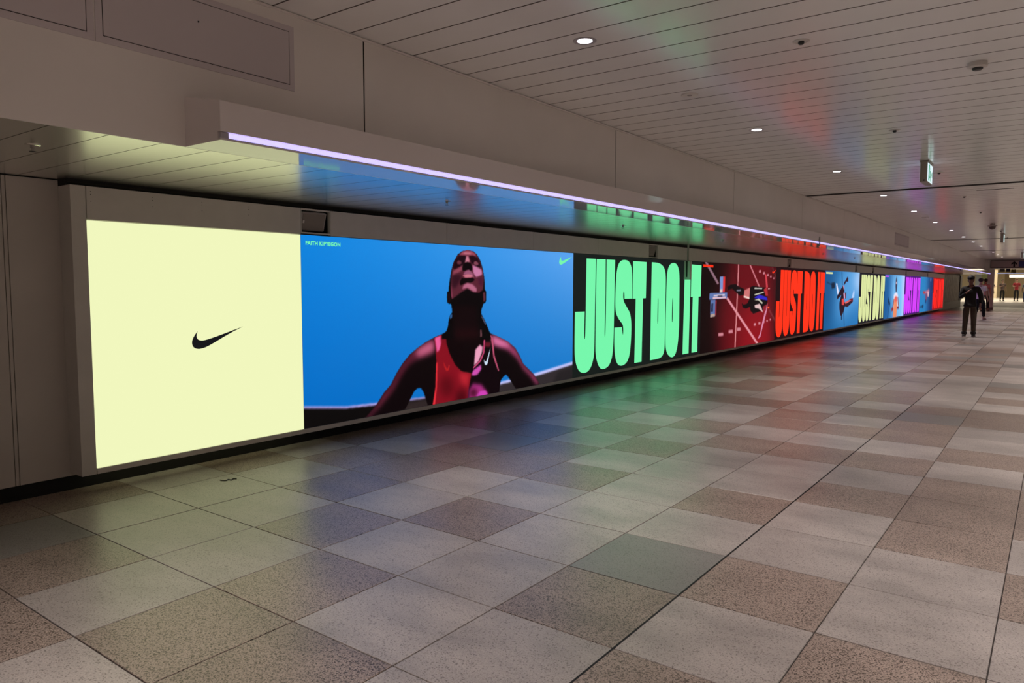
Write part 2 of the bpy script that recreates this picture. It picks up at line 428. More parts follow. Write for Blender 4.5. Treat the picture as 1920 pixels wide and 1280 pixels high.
# ------------------------------------------------------------------ advertising screens
JUST={
'J' : [[(0.345,1.632),(0.597,1.634),(0.581,0.357),(0.57,0.258),(0.534,0.161),(0.471,0.083),(0.385,0.045),(0.275,0.042),(0.175,0.078),(0.113,0.148),(0.075,0.232),(0.055,0.33),(0.051,0.521),(0.056,0.901),(0.307,0.899),(0.299,0.539),(0.315,0.511),(0.334,0.537)]] ,
'U' : [[(0.623,1.632),(0.876,1.636),(0.881,1.048),(0.867,0.541),(0.885,0.51),(0.901,0.539),(0.905,1.048),(0.907,1.633),(1.157,1.634),(1.141,0.457),(1.128,0.302),(1.096,0.183),(1.028,0.093),(0.931,0.054),(0.812,0.044),(0.727,0.086),(0.665,0.167),(0.626,0.27),(0.613,0.388),(0.617,1.052)]] ,
'S' : [[(1.178,1.044),(1.189,1.285),(1.209,1.457),(1.259,1.578),(1.348,1.632),(1.457,1.647),(1.589,1.63),(1.667,1.561),(1.701,1.446),(1.711,1.059),(1.469,1.059),(1.462,1.145),(1.443,1.177),(1.421,1.145),(1.425,1.04),(1.497,0.968),(1.613,0.877),(1.673,0.803),(1.705,0.64),(1.689,0.317),(1.638,0.14),(1.526,0.059),(1.359,0.043),(1.248,0.101),(1.19,0.228),(1.168,0.386),(1.165,0.635),(1.4,0.633),(1.418,0.538),(1.434,0.511),(1.447,0.546),(1.441,0.634),(1.421,0.679),(1.339,0.727),(1.227,0.818),(1.189,0.905)]] ,
'T' : [[(1.73,1.632),(2.187,1.63),(2.18,1.06),(2.082,1.057),(2.066,0.054),(1.823,0.054),(1.835,1.057),(1.73,1.057)]] ,
'D' : [[(2.374,1.633),(2.622,1.63),(2.778,1.592),(2.871,1.521),(2.908,1.405),(2.914,0.353),(2.907,0.196),(2.857,0.102),(2.756,0.061),(2.602,0.052),(2.373,0.053)],[(2.625,1.06),(2.643,1.044),(2.651,0.647),(2.63,0.629),(2.611,0.649),(2.612,1.045)]] ,
'O' : [[(3.169,0.034),(3.05,0.087),(2.982,0.152),(2.939,0.292),(2.937,0.548),(2.944,1.406),(2.983,1.542),(3.071,1.622),(3.187,1.644),(3.305,1.637),(3.404,1.57),(3.46,1.431),(3.481,0.523),(3.445,0.261),(3.38,0.103),(3.287,0.039)],[(3.196,1.052),(3.216,1.032),(3.21,0.655),(3.193,0.632),(3.173,0.656),(3.178,1.033)]] ,
'I' : [[(3.681,1.636),(3.93,1.634),(3.912,0.053),(3.653,0.052)]] ,
'T2' : [[(3.966,1.635),(4.418,1.629),(4.408,1.063),(4.31,1.055),(4.303,0.05),(4.047,0.054),(4.05,1.058),(3.961,1.055)]] ,
}
SWOOSH_BLACK=[(1.152,0.926),(1.022,0.873),(0.855,0.79),(0.797,0.772),(0.753,0.771),(0.724,0.788),(0.714,0.82),(0.722,0.851),(0.741,0.881),(0.764,0.907),(0.754,0.881),(0.755,0.853),(0.777,0.835),(0.822,0.834),(0.926,0.861)]
SWOOSH_GREEN=[(4.39,1.642),(4.257,1.577),(4.172,1.543),(4.136,1.532),(4.105,1.531),(4.086,1.541),(4.078,1.562),(4.087,1.595),(4.125,1.633),(4.118,1.612),(4.129,1.586),(4.147,1.582),(4.183,1.586),(4.257,1.605)]
NAME_BOX=[(0.053,1.642),(0.426,1.642),(0.426,1.609),(0.055,1.608)]
ATHLETE=[
([(-0.054,0.194),(0.005,0.201),(0.476,0.138),(0.809,0.125),(1.538,0.097),(1.684,0.097),(1.678,-0.619),(-0.065,-0.279)],(172,160,228),0.012,1),
([(-0.054,0.178),(0.004,0.181),(0.475,0.117),(0.809,0.1),(1.538,0.074),(1.683,0.073),(1.678,-0.619),(-0.065,-0.279)],(12,9,9),0.012,1),
([(1.17,0.078),(1.538,0.074),(1.683,0.073),(1.681,-0.277),(1.079,-0.181)],(48,38,38),0.02,1),
([(2.72,0.116),(3.497,0.15),(4.557,0.238),(4.567,-0.294),(2.721,-0.066)],(196,196,250),0.014,1),
([(2.72,0.085),(3.532,0.112),(4.557,0.194),(4.567,-0.294),(2.721,-0.066)],(50,43,46),0.014,1),
([(4.081,0.125),(4.558,0.168),(4.563,-0.074),(3.931,-0.027)],(34,30,32),0.03,0.8),
([(1.962,0.811),(1.871,0.755),(1.783,0.736),(1.679,0.712),(1.543,0.667),(1.427,0.617),(1.313,0.557),(1.21,0.475),(1.124,0.382),(1.047,0.279),(0.956,0.212),(0.852,0.104),(0.765,0.04),(0.694,-0.009),(0.967,-0.065),(1.244,0.008),(1.308,0.091),(1.374,0.174),(1.423,0.201),(1.472,0.196),(1.513,0.147),(1.554,0.048),(1.579,-0.008),(1.957,-0.089),(2.791,-0.069),(2.812,0.074),(2.833,0.138),(2.887,0.179),(2.931,0.195),(2.975,0.164),(3.032,0.104),(3.122,0.013),(3.192,-0.036),(3.674,-0.02),(3.523,0.137),(3.378,0.235),(3.283,0.299),(3.212,0.401),(3.12,0.502),(2.963,0.593),(2.789,0.656),(2.641,0.703),(2.538,0.785)],(13,5,7),0.006,1),
([(1.678,0.706),(1.543,0.662),(1.427,0.612),(1.313,0.551),(1.21,0.469),(1.124,0.376),(1.047,0.273),(0.956,0.206),(0.852,0.099),(0.722,-0.002),(0.765,-0.003),(0.896,0.077),(1.015,0.172),(1.107,0.261),(1.17,0.355),(1.281,0.458),(1.393,0.505),(1.541,0.528),(1.677,0.553)],(125,42,68),0.03,0.9),
([(1.67,0.671),(1.576,0.654),(1.443,0.605),(1.377,0.552),(1.442,0.524),(1.575,0.549),(1.677,0.577)],(215,110,145),0.035,0.85),
([(1.378,0.564),(1.249,0.483),(1.155,0.39),(1.077,0.276),(0.971,0.188),(1.0,0.162),(1.122,0.259),(1.201,0.363),(1.312,0.455),(1.442,0.513)],(70,20,36),0.03,0.7),
([(2.641,0.697),(2.789,0.649),(2.963,0.586),(3.12,0.496),(3.212,0.394),(3.283,0.292),(3.378,0.228),(3.523,0.13),(3.648,0.004),(3.574,0.005),(3.426,0.133),(3.283,0.23),(3.143,0.379),(2.963,0.486),(2.789,0.551),(2.683,0.571)],(168,66,108),0.03,0.95),
([(2.662,0.676),(2.789,0.636),(2.963,0.573),(3.03,0.522),(2.832,0.535),(2.704,0.57)],(228,122,170),0.03,0.9),
([(1.678,0.706),(1.783,0.73),(1.857,0.738),(1.871,0.647),(1.924,0.523),(2.015,0.394),(2.107,0.318),(2.221,0.289),(2.299,0.269),(2.244,0.099),(2.22,-0.037),(1.957,-0.052),(1.638,-0.046),(1.674,0.08),(1.695,0.185),(1.711,0.421),(1.698,0.599)],(134,16,31),0.007,1),
([(1.687,0.706),(1.783,0.727),(1.791,0.652),(1.755,0.571),(1.72,0.55)],(238,95,155),0.012,1),
([(1.783,0.73),(1.853,0.734),(1.87,0.611),(1.782,0.653)],(120,18,32),0.02,0.8),
([(1.708,0.445),(1.728,0.443),(1.718,0.182),(1.681,-0.028),(1.642,-0.034),(1.695,0.185)],(232,48,58),0.008,1),
([(1.78,0.271),(1.923,0.281),(1.995,0.176),(1.958,0.058),(1.831,0.061),(1.761,0.153)],(86,8,18),0.05,0.85),
([(2.013,0.1),(2.144,0.11),(2.221,0.051),(2.201,-0.047),(2.013,-0.023)],(60,6,14),0.05,0.8),
([(2.07,0.303),(2.26,0.273),(2.221,0.126),(2.107,0.189)],(215,48,60),0.03,0.6),
([(1.816,0.45),(1.869,0.371),(1.891,0.364),(1.905,0.398),(1.923,0.396),(1.901,0.338),(1.869,0.337),(1.837,0.38)],(238,50,40),0.006,0.45),
([(2.289,0.27),(2.378,0.312),(2.538,0.478),(2.641,0.535),(2.726,0.425),(2.768,0.303),(2.812,0.114),(2.801,-0.124),(2.211,-0.073),(2.244,0.099)],(16,5,9),0.01,1),
([(2.289,0.257),(2.318,0.305),(2.457,0.356),(2.467,0.304),(2.397,0.247),(2.318,0.242)],(218,84,184),0.014,0.95),
([(2.244,0.086),(2.318,0.154),(2.467,0.125),(2.559,0.037),(2.605,-0.02),(2.24,-0.052)],(176,48,132),0.022,0.95),
([(2.437,0.051),(2.539,0.052),(2.596,-0.013),(2.357,-0.003)],(214,70,190),0.015,0.9),
([(2.259,0.072),(2.328,0.102),(2.397,0.056),(2.357,-0.003),(2.259,0.021)],(60,10,26),0.03,0.9),
([(1.889,0.766),(2.458,0.763),(2.518,0.633),(2.478,0.495),(2.338,0.354),(2.299,0.282),(2.145,0.306),(2.015,0.394),(1.924,0.523),(1.871,0.647)],(14,4,6),0.01,1),
([(2.358,0.535),(2.438,0.587),(2.49,0.558),(2.478,0.495),(2.417,0.398),(2.334,0.352)],(236,160,190),0.012,1),
([(2.51,0.64),(2.534,0.632),(2.522,0.492),(2.457,0.394),(2.322,0.322),(2.318,0.338),(2.433,0.404),(2.498,0.493)],(205,72,118),0.005,1),
([(2.631,0.691),(2.679,0.649),(2.713,0.439),(2.8,0.254),(2.781,0.252),(2.688,0.421),(2.654,0.599)],(196,84,116),0.006,0.95),
([(2.538,0.612),(2.641,0.6),(2.631,0.549),(2.518,0.556)],(120,26,44),0.015,0.8),
([(2.635,0.542),(2.604,0.434),(2.58,0.359),(2.555,0.341),(2.53,0.352),(2.508,0.413),(2.53,0.388),(2.551,0.384),(2.571,0.411)],(205,224,244),0.003,1),
([(2.221,1.649),(2.132,1.633),(2.057,1.594),(1.989,1.511),(1.952,1.422),(1.927,1.325),(1.906,1.229),(1.906,1.197),(1.884,1.189),(1.877,1.133),(1.883,1.077),(1.913,1.056),(1.944,1.059),(1.956,1.019),(1.965,0.97),(1.931,0.938),(1.907,0.891),(1.894,0.819),(1.87,0.771),(1.798,0.735),(1.797,0.687),(2.649,0.637),(2.607,0.744),(2.538,0.85),(2.47,0.934),(2.47,0.981),(2.504,1.049),(2.538,1.057),(2.559,1.09),(2.559,1.185),(2.533,1.211),(2.524,1.33),(2.497,1.44),(2.45,1.54),(2.39,1.606),(2.324,1.641)],(8,5,6),0.005,1),
([(1.933,0.93),(1.956,0.95),(1.968,0.937),(1.958,0.905),(1.931,0.898)],(60,120,190),0.006,0.9),
([(2.463,0.909),(2.483,0.904),(2.552,0.815),(2.538,0.807)],(110,110,140),0.005,0.8),
([(2.443,0.76),(2.47,0.75),(2.477,0.673),(2.445,0.675)],(160,100,110),0.008,0.8),
([(1.987,1.034),(2.092,1.057),(2.376,1.043),(2.429,0.676),(1.985,0.7)],(20,6,9),0.03,0.9),
([(2.016,0.78),(2.403,0.762),(2.429,0.65),(2.003,0.675)],(38,8,12),0.04,0.7),
([(2.221,1.648),(2.132,1.629),(2.057,1.582),(2.001,1.512),(1.97,1.455),(1.951,1.342),(1.945,1.213),(1.959,1.108),(2.043,1.147),(2.131,1.187),(2.22,1.22),(2.324,1.178),(2.43,1.173),(2.497,1.211),(2.513,1.33),(2.484,1.448),(2.437,1.54),(2.377,1.609),(2.298,1.64)],(90,36,50),0.012,1),
([(2.221,1.644),(2.145,1.63),(2.088,1.591),(2.157,1.585),(2.221,1.596),(2.285,1.594),(2.377,1.584),(2.351,1.617),(2.298,1.637)],(166,76,94),0.012,0.95),
([(2.17,1.619),(2.272,1.622),(2.285,1.602),(2.157,1.598)],(200,122,142),0.012,0.8),
([(2.014,1.528),(2.076,1.58),(2.176,1.588),(2.211,1.565),(2.185,1.508),(2.119,1.466),(2.013,1.431),(1.975,1.445)],(30,8,18),0.011,1),
([(2.249,1.583),(2.324,1.59),(2.403,1.564),(2.454,1.49),(2.457,1.455),(2.377,1.461),(2.285,1.511)],(32,9,20),0.011,1),
([(2.202,1.579),(2.24,1.58),(2.262,1.519),(2.221,1.509),(2.18,1.508)],(206,126,146),0.009,0.95),
([(2.047,1.513),(2.075,1.53),(2.117,1.519),(2.125,1.497),(2.094,1.486),(2.054,1.49)],(150,76,92),0.007,0.6),
([(2.331,1.516),(2.364,1.53),(2.41,1.514),(2.417,1.489),(2.37,1.484),(2.335,1.494)],(196,108,128),0.007,0.6),
([(2.157,1.499),(2.221,1.519),(2.285,1.503),(2.314,1.437),(2.272,1.418),(2.22,1.431),(2.157,1.413),(2.121,1.441)],(13,5,8),0.007,1),
([(1.988,1.415),(2.138,1.476),(2.131,1.425),(2.046,1.387),(1.97,1.362)],(150,70,90),0.012,0.9),
([(2.311,1.487),(2.423,1.454),(2.477,1.431),(2.478,1.38),(2.377,1.35),(2.324,1.395)],(206,126,168),0.012,0.95),
([(1.965,1.366),(2.046,1.383),(2.131,1.368),(2.087,1.294),(2.008,1.221),(1.96,1.253)],(46,14,27),0.018,0.9),
([(2.403,1.35),(2.49,1.338),(2.489,1.253),(2.424,1.27)],(76,24,48),0.014,0.9),
([(2.176,1.41),(2.246,1.433),(2.311,1.395),(2.344,1.341),(2.272,1.376),(2.154,1.378)],(158,88,118),0.008,0.95),
([(2.141,1.366),(2.214,1.381),(2.285,1.378),(2.319,1.353),(2.259,1.343),(2.182,1.346)],(206,116,134),0.006,1),
([(2.126,1.339),(2.22,1.338),(2.317,1.343),(2.353,1.319),(2.272,1.285),(2.194,1.285),(2.103,1.258),(2.093,1.294)],(11,4,6),0.008,1),
([(2.22,1.288),(2.311,1.27),(2.383,1.224),(2.379,1.184),(2.324,1.19),(2.22,1.232),(2.131,1.216),(2.156,1.261)],(186,106,134),0.012,0.95),
([(1.969,1.1),(2.093,1.147),(2.22,1.216),(2.324,1.174),(2.43,1.167),(2.5,1.185),(2.484,1.04),(1.993,1.042)],(10,5,7),0.014,1),
([(1.948,1.293),(1.966,1.18),(1.976,1.107),(1.954,1.14)],(150,66,92),0.008,0.9),
([(2.494,1.177),(2.538,1.185),(2.541,1.091),(2.505,1.066)],(120,58,72),0.01,0.8),
([(1.903,1.165),(1.92,1.181),(1.929,1.076),(1.908,1.076)],(52,20,28),0.01,0.8),
]
TRACK=[
([(1.57,1.848),(4.499,1.943),(4.741,-0.435),(1.063,-0.146),(0.794,0.762),(1.472,1.374)],(102,15,24),0.25,1),
([(2.243,0.887),(3.902,0.927),(4.482,-0.266),(2.046,-0.223)],(150,20,31),0.3,0.9),
([(4.09,1.93),(4.559,1.945),(4.787,-0.287),(4.363,-0.257)],(50,14,18),0.15,0.8),
([(0.118,1.704),(0.784,1.281),(0.882,1.302),(0.21,1.726)],(160,122,138),0.012,0.9),
([(1.254,1.011),(3.191,-0.029),(3.309,-0.011),(1.349,1.033)],(226,148,158),0.01,1),
([(1.895,1.699),(1.811,-0.026),(1.871,-0.031),(1.955,1.699)],(222,142,146),0.01,1),
([(2.568,1.701),(3.245,1.209),(3.322,1.219),(2.64,1.713)],(206,122,132),0.01,1),
([(3.944,0.721),(4.462,0.417),(4.509,0.423),(3.989,0.728)],(140,78,82),0.02,1),
([(4.082,1.695),(4.444,1.411),(4.482,1.415),(4.12,1.7)],(130,70,74),0.02,1),
([(1.551,1.688),(1.851,1.294),(1.914,1.3),(1.612,1.694)],(70,10,16),0.02,0.9),
([(0.901,0.342),(1.161,0.335),(1.165,0.272),(0.905,0.28)],(214,140,152),0.012,0.95),
([(1.448,0.372),(1.68,0.368),(1.684,0.303),(1.453,0.309)],(214,140,152),0.012,0.95),
([(1.928,0.396),(2.144,0.393),(2.149,0.327),(1.933,0.331)],(214,140,152),0.012,0.95),
([(2.953,0.449),(3.098,0.449),(3.103,0.39),(2.958,0.39)],(214,140,152),0.012,0.95),
([(3.261,0.459),(3.399,0.459),(3.404,0.406),(3.265,0.407)],(214,140,152),0.012,0.95),
([(3.566,0.472),(3.676,0.472),(3.68,0.426),(3.571,0.426)],(214,140,152),0.012,0.95),
([(3.808,0.486),(3.91,0.486),(3.914,0.443),(3.812,0.443)],(214,140,152),0.012,0.95),
([(4.039,0.506),(4.13,0.507),(4.134,0.467),(4.042,0.466)],(214,140,152),0.012,0.95),
([(3.202,1.596),(3.328,1.604),(3.333,1.545),(3.207,1.538)],(214,140,152),0.012,0.95),
([(3.477,1.559),(3.597,1.566),(3.602,1.513),(3.482,1.507)],(214,140,152),0.012,0.95),
([(3.761,1.519),(3.873,1.525),(3.877,1.479),(3.766,1.473)],(214,140,152),0.012,0.95),
([(3.979,1.484),(4.081,1.49),(4.085,1.447),(3.983,1.442)],(214,140,152),0.012,0.95),
([(4.212,1.447),(4.294,1.452),(4.297,1.415),(4.216,1.411)],(214,140,152),0.012,0.95),
([(0.914,1.432),(1.089,1.44),(1.093,1.133),(0.918,1.127)],(122,146,206),0.01,1),
([(1.089,1.44),(1.195,1.438),(1.186,1.137),(1.076,1.133)],(226,52,52),0.01,1),
([(0.939,1.188),(1.055,1.195),(1.06,1.126),(0.918,1.123)],(222,196,190),0.01,1),
([(0.405,1.118),(1.324,1.127),(1.324,1.006),(0.397,0.994)],(96,120,176),0.01,1),
([(0.612,1.084),(1.189,1.094),(1.191,1.063),(0.614,1.057)],(226,206,216),0.01,1),
([(0.575,1.039),(1.257,1.046),(1.259,1.012),(0.569,1.006)],(232,190,200),0.01,1),
([(0.815,1.066),(1.064,1.067),(1.065,1.045),(0.817,1.045)],(30,20,40),0.01,0.9),
([(0.46,0.987),(0.706,0.995),(0.711,0.674),(0.465,0.661)],(92,116,170),0.01,1),
([(0.707,0.977),(0.772,0.982),(0.766,0.695),(0.71,0.689)],(150,40,56),0.01,1),
([(0.503,0.92),(0.602,0.924),(0.592,0.768),(0.494,0.763)],(30,34,60),0.012,0.9),
([(0.477,0.719),(0.695,0.727),(0.699,0.667),(0.465,0.661)],(190,160,140),0.01,0.9),
([(1.308,1.225),(1.479,1.28),(1.791,1.293),(1.932,1.249),(2.29,1.191),(2.299,1.076),(2.04,1.054),(1.804,1.128),(1.573,1.201),(1.365,1.167)],(20,12,14),0.012,1),
([(1.837,1.176),(2.077,1.183),(2.103,1.151),(1.871,1.144)],(130,130,150),0.012,0.9),
([(2.316,1.166),(2.655,1.223),(2.701,0.966),(2.27,1.022)],(206,116,116),0.014,1),
([(2.287,1.051),(2.672,1.013),(2.651,0.972),(2.27,1.018)],(244,216,206),0.01,1),
([(2.664,1.228),(2.853,1.255),(3.651,1.217),(3.841,1.088),(3.839,0.874),(3.543,0.721),(2.905,0.656),(2.721,0.726),(2.689,0.811),(2.445,0.775),(2.23,0.805),(2.165,0.905),(2.293,0.861),(2.495,0.882),(2.626,0.967)],(16,10,14),0.01,1),
([(2.938,1.221),(3.46,1.213),(3.436,1.186),(2.941,1.191)],(190,190,180),0.008,1),
([(2.94,1.075),(3.561,1.129),(3.574,1.101),(2.953,1.051)],(206,206,186),0.008,1),
([(2.946,1.01),(3.286,1.067),(3.794,1.0),(3.856,0.928),(3.457,0.955),(2.958,0.993)],(48,40,196),0.01,1),
([(2.951,0.949),(3.241,0.981),(3.529,0.88),(3.466,0.855),(3.223,0.937)],(200,196,176),0.008,1),
([(3.545,1.178),(3.794,1.231),(3.869,1.034),(3.713,1.027)],(176,46,52),0.01,1),
([(3.61,1.538),(3.736,1.496),(3.851,1.222),(3.718,1.217)],(206,64,76),0.01,1),
([(2.971,0.839),(3.304,0.867),(3.418,0.795),(3.566,0.659),(3.261,0.755),(3.007,0.778)],(226,190,190),0.012,1),
([(3.862,0.874),(3.822,0.696),(3.645,0.453),(3.518,0.281),(3.424,0.127),(3.235,0.086),(3.414,0.234),(3.505,0.423),(3.69,0.682)],(216,138,170),0.01,1),
([(3.504,0.793),(3.786,0.84),(3.755,0.698),(3.591,0.685)],(150,34,50),0.012,0.9),
([(3.859,0.785),(4.001,0.781),(3.976,0.746),(3.862,0.749)],(250,90,50),0.01,1),
([(3.864,1.204),(3.988,1.209),(3.979,1.186),(3.866,1.181)],(235,190,190),0.01,1),
]
SW_RED=[(4.423,1.635),(4.298,1.582),(4.21,1.534),(4.139,1.546),(4.123,1.587),(4.171,1.573),(4.24,1.581)]
RED_NAME=[(0.074,1.643),(0.555,1.654),(0.558,1.607),(0.077,1.6)]
DIVER=[
([(1.436,1.415),(2.258,1.698),(4.575,1.735),(4.743,0.827),(3.083,0.418),(1.821,0.041),(1.007,0.612)],(92,164,226),0.6,0.95),
([(3.512,1.645),(4.718,1.722),(4.845,1.039),(3.87,1.105)],(176,208,250),0.35,0.9),
([(-0.14,1.71),(0.68,1.725),(1.041,0.745),(0.29,0.108),(-0.117,0.126)],(26,84,140),0.5,0.9),
([(0.235,1.381),(0.742,1.305),(0.773,1.279),(0.214,1.349)],(20,44,74),0.03,1),
([(0.726,1.344),(1.123,1.359),(1.169,1.199),(0.794,1.173)],(16,34,58),0.04,1),
([(1.931,1.679),(2.001,1.68),(2.562,0.022),(2.489,0.025)],(34,74,120),0.02,0.9),
([(2.695,1.542),(2.839,1.494),(2.826,1.387),(2.61,1.391),(2.326,1.28),(2.253,1.287),(2.312,1.364),(2.567,1.464)],(52,26,48),0.015,1),
([(1.281,1.333),(1.42,1.333),(1.656,1.089),(1.639,1.021),(1.499,1.008)],(226,226,250),0.015,1),
([(2.14,1.252),(2.337,1.211),(2.388,1.084),(2.312,1.001),(2.335,0.861),(2.544,0.688),(2.471,0.577),(2.341,0.454),(2.152,0.341),(1.972,0.367),(1.803,0.593),(1.794,0.758),(1.966,0.949),(2.018,0.99),(1.523,0.856),(1.453,0.941),(1.665,1.034),(1.931,1.17)],(38,20,36),0.015,1),
([(2.148,1.28),(2.331,1.252),(2.374,1.168),(2.289,1.141)],(226,150,190),0.015,0.9),
([(2.068,0.864),(2.332,0.875),(2.443,0.747),(2.367,0.664),(2.097,0.683)],(226,70,70),0.02,1),
([(2.255,1.057),(2.553,0.999),(2.628,0.913),(2.453,0.873),(2.33,0.889)],(226,170,210),0.015,1),
([(2.453,1.056),(2.635,1.055),(2.635,0.871),(2.516,0.858)],(70,30,50),0.015,1),
([(2.446,0.733),(3.263,0.848),(3.584,0.858),(3.602,0.755),(3.046,0.635),(2.803,0.598),(2.492,0.633)],(58,26,40),0.015,1),
([(2.472,0.753),(3.203,0.827),(3.336,0.796),(2.602,0.701)],(226,100,100),0.012,1),
([(3.261,0.862),(3.582,0.873),(3.602,0.755),(3.34,0.774)],(120,40,60),0.015,0.9),
([(3.677,1.15),(3.781,1.047),(3.743,0.885),(3.389,0.861),(3.496,0.99)],(176,206,250),0.015,1),
([(2.062,0.35),(2.211,0.339),(2.198,0.234),(2.094,0.224)],(24,40,70),0.02,1),
]
RUNNER=[
([(1.625,1.672),(4.507,1.705),(4.567,-0.033),(3.013,0.018),(1.646,0.502)],(122,196,248),0.7,1),
([(3.72,1.696),(4.709,1.707),(4.663,-0.019),(3.965,0.004)],(190,206,255),0.3,0.9),
([(0.133,1.684),(0.86,1.693),(0.923,-0.005),(0.031,0.026)],(18,84,148),0.5,0.9),
([(0.81,0.84),(1.247,0.572),(1.111,0.436),(0.819,0.626)],(14,40,70),0.05,1),
([(0.999,0.454),(1.066,0.452),(0.84,-0.003),(0.774,-0.0)],(14,50,86),0.04,1),
([(2.427,1.641),(2.569,1.507),(2.653,1.316),(2.567,1.004),(2.386,1.005),(2.264,1.283),(2.299,1.505)],(56,56,84),0.06,1),
([(2.345,1.426),(2.552,1.427),(2.576,1.331),(2.324,1.331)],(216,186,200),0.05,1),
([(1.984,0.905),(2.229,0.99),(2.678,0.995),(2.904,0.896),(3.226,0.469),(2.755,0.317),(1.931,0.401),(1.986,0.716)],(236,226,246),0.05,1),
([(1.986,0.716),(2.129,0.745),(1.946,0.338),(1.781,0.373)],(110,50,70),0.05,1),
([(2.832,0.816),(2.984,0.798),(3.275,0.386),(3.038,0.473)],(110,60,80),0.05,1),
([(2.31,0.838),(2.672,0.834),(2.831,0.38),(2.743,-0.005),(1.938,0.006),(2.059,0.414),(2.074,0.714)],(240,140,100),0.06,1),
([(2.27,0.823),(2.722,0.818),(2.766,0.64),(2.235,0.601)],(236,90,90),0.06,0.9),
([(1.586,0.394),(1.934,0.385),(1.917,0.275),(1.62,0.252)],(150,36,50),0.05,1),
([(2.823,0.413),(3.191,0.421),(3.22,0.306),(2.797,0.333)],(110,40,60),0.05,1),
]
LEAPER=[
([(0.14,1.701),(1.968,1.701),(2.252,-0.011),(0.16,0.009)],(40,134,198),0.6,0.9),
([(3.228,1.693),(5.013,1.71),(4.699,-0.016),(3.368,-0.001)],(24,52,108),0.5,1),
([(0.937,0.984),(1.656,0.999),(2.454,1.054),(2.989,1.132),(3.185,0.97),(2.917,0.712),(2.519,0.856),(1.699,0.863),(1.026,0.907)],(190,110,140),0.1,1),
([(0.937,0.984),(1.662,0.98),(1.693,0.882),(1.094,0.897)],(190,50,50),0.08,1),
([(1.821,0.901),(2.729,0.854),(2.353,0.521),(1.923,0.587)],(130,70,110),0.1,1),
([(2.55,0.974),(2.83,0.973),(2.917,0.712),(2.629,0.735)],(240,200,210),0.06,1),
([(1.788,0.589),(2.127,0.584),(2.116,0.407),(1.838,0.432)],(26,40,90),0.1,1),
([(0.079,0.275),(0.833,0.287),(1.131,0.367),(1.353,0.285),(1.13,0.165),(0.851,0.229),(0.094,0.228)],(16,44,80),0.08,1),
([(3.32,1.634),(3.683,1.637),(3.585,1.494),(3.368,1.493)],(150,160,200),0.1,0.9),
]

ATH_CLIP=(6,31)

def poly_area(p): return 0.5 * sum(p[i][0]*p[(i+1) % len(p)][1] - p[(i+1) % len(p)][0]*p[i][1] for i in range(len(p)))
from mathutils.geometry import tessellate_polygon
def flat_mesh(name, shapes, t=0.0015):
    """shapes: list of [outline, hole...]; outlines in (along wall, height); thin relief standing out of the wall"""
    vs, fs = [], []
    for loops in shapes:
        loops3 = [[Vector((p[0], p[1], 0)) for p in lp] for lp in loops]
        flat = [v for lp in loops3 for v in lp]
        tris = tessellate_polygon(loops3)
        o = len(vs)
        vs += [(t, v.x, v.y) for v in flat]
        for a, b, c in tris:
            n = (flat[b] - flat[a]).cross(flat[c] - flat[a]).z
            fs.append((o + a, o + b, o + c) if n > 0 else (o + a, o + c, o + b))
        base = o
        q = len(vs); vs += [(0.0, v.x, v.y) for v in flat]
        i0 = 0
        for lp in loops3:
            m = len(lp)
            for i in range(m):
                a, b = i0 + i, i0 + (i + 1) % m
                fs.append((base + a, base + b, q + b, q + a))
            i0 += m
    me = bpy.data.meshes.new(name); me.from_pydata(vs, [], fs); me.update()
    return me

def rounded(lp, it=2):
    """cut the shallow corners of an outline so that its bows run smoothly; sharp corners stay"""
    for _ in range(it):
        out = []; n = len(lp)
        for i in range(n):
            a, q, c = Vector(lp[i - 1]), Vector(lp[i]), Vector(lp[(i + 1) % n])
            d1, d2 = q - a, c - q
            if d1.length < 1e-6 or d2.length < 1e-6: continue
            ang = d1.angle(d2)
            if 0.03 < ang < 0.95:
                e1, e2 = min(d1.length * .27, .09), min(d2.length * .27, .09)
                out += [tuple(q - d1.normalized() * e1), tuple(q + d2.normalized() * e2)]
            else: out.append(tuple(q))
        lp = out
    return lp
def inside(px, py, poly):
    res = np.zeros(px.shape, bool); n = len(poly); j = n - 1
    for i in range(n):
        xi, yi = poly[i]; xj, yj = poly[j]
        if yi != yj:
            cnd = ((yi > py) != (yj > py)) & (px < (xj - xi) * (py - yi) / (yj - yi) + xi)
            res ^= cnd
        j = i
    return res
def blur(a, s):
    if s < 0.3: return a
    r = max(1, int(3 * s)); k = np.exp(-0.5 * (np.arange(-r, r + 1) / s) ** 2); k /= k.sum()
    for ax in (0, 1):
        pad = [(0, 0), (0, 0)]; pad[ax] = (r, r)
        p = np.pad(a, pad, mode='edge'); out = np.zeros_like(a)
        for i, w in enumerate(k):
            sl = [slice(None), slice(None)]; sl[ax] = slice(i, i + a.shape[ax]); out += w * p[tuple(sl)]
        a = out
    return a
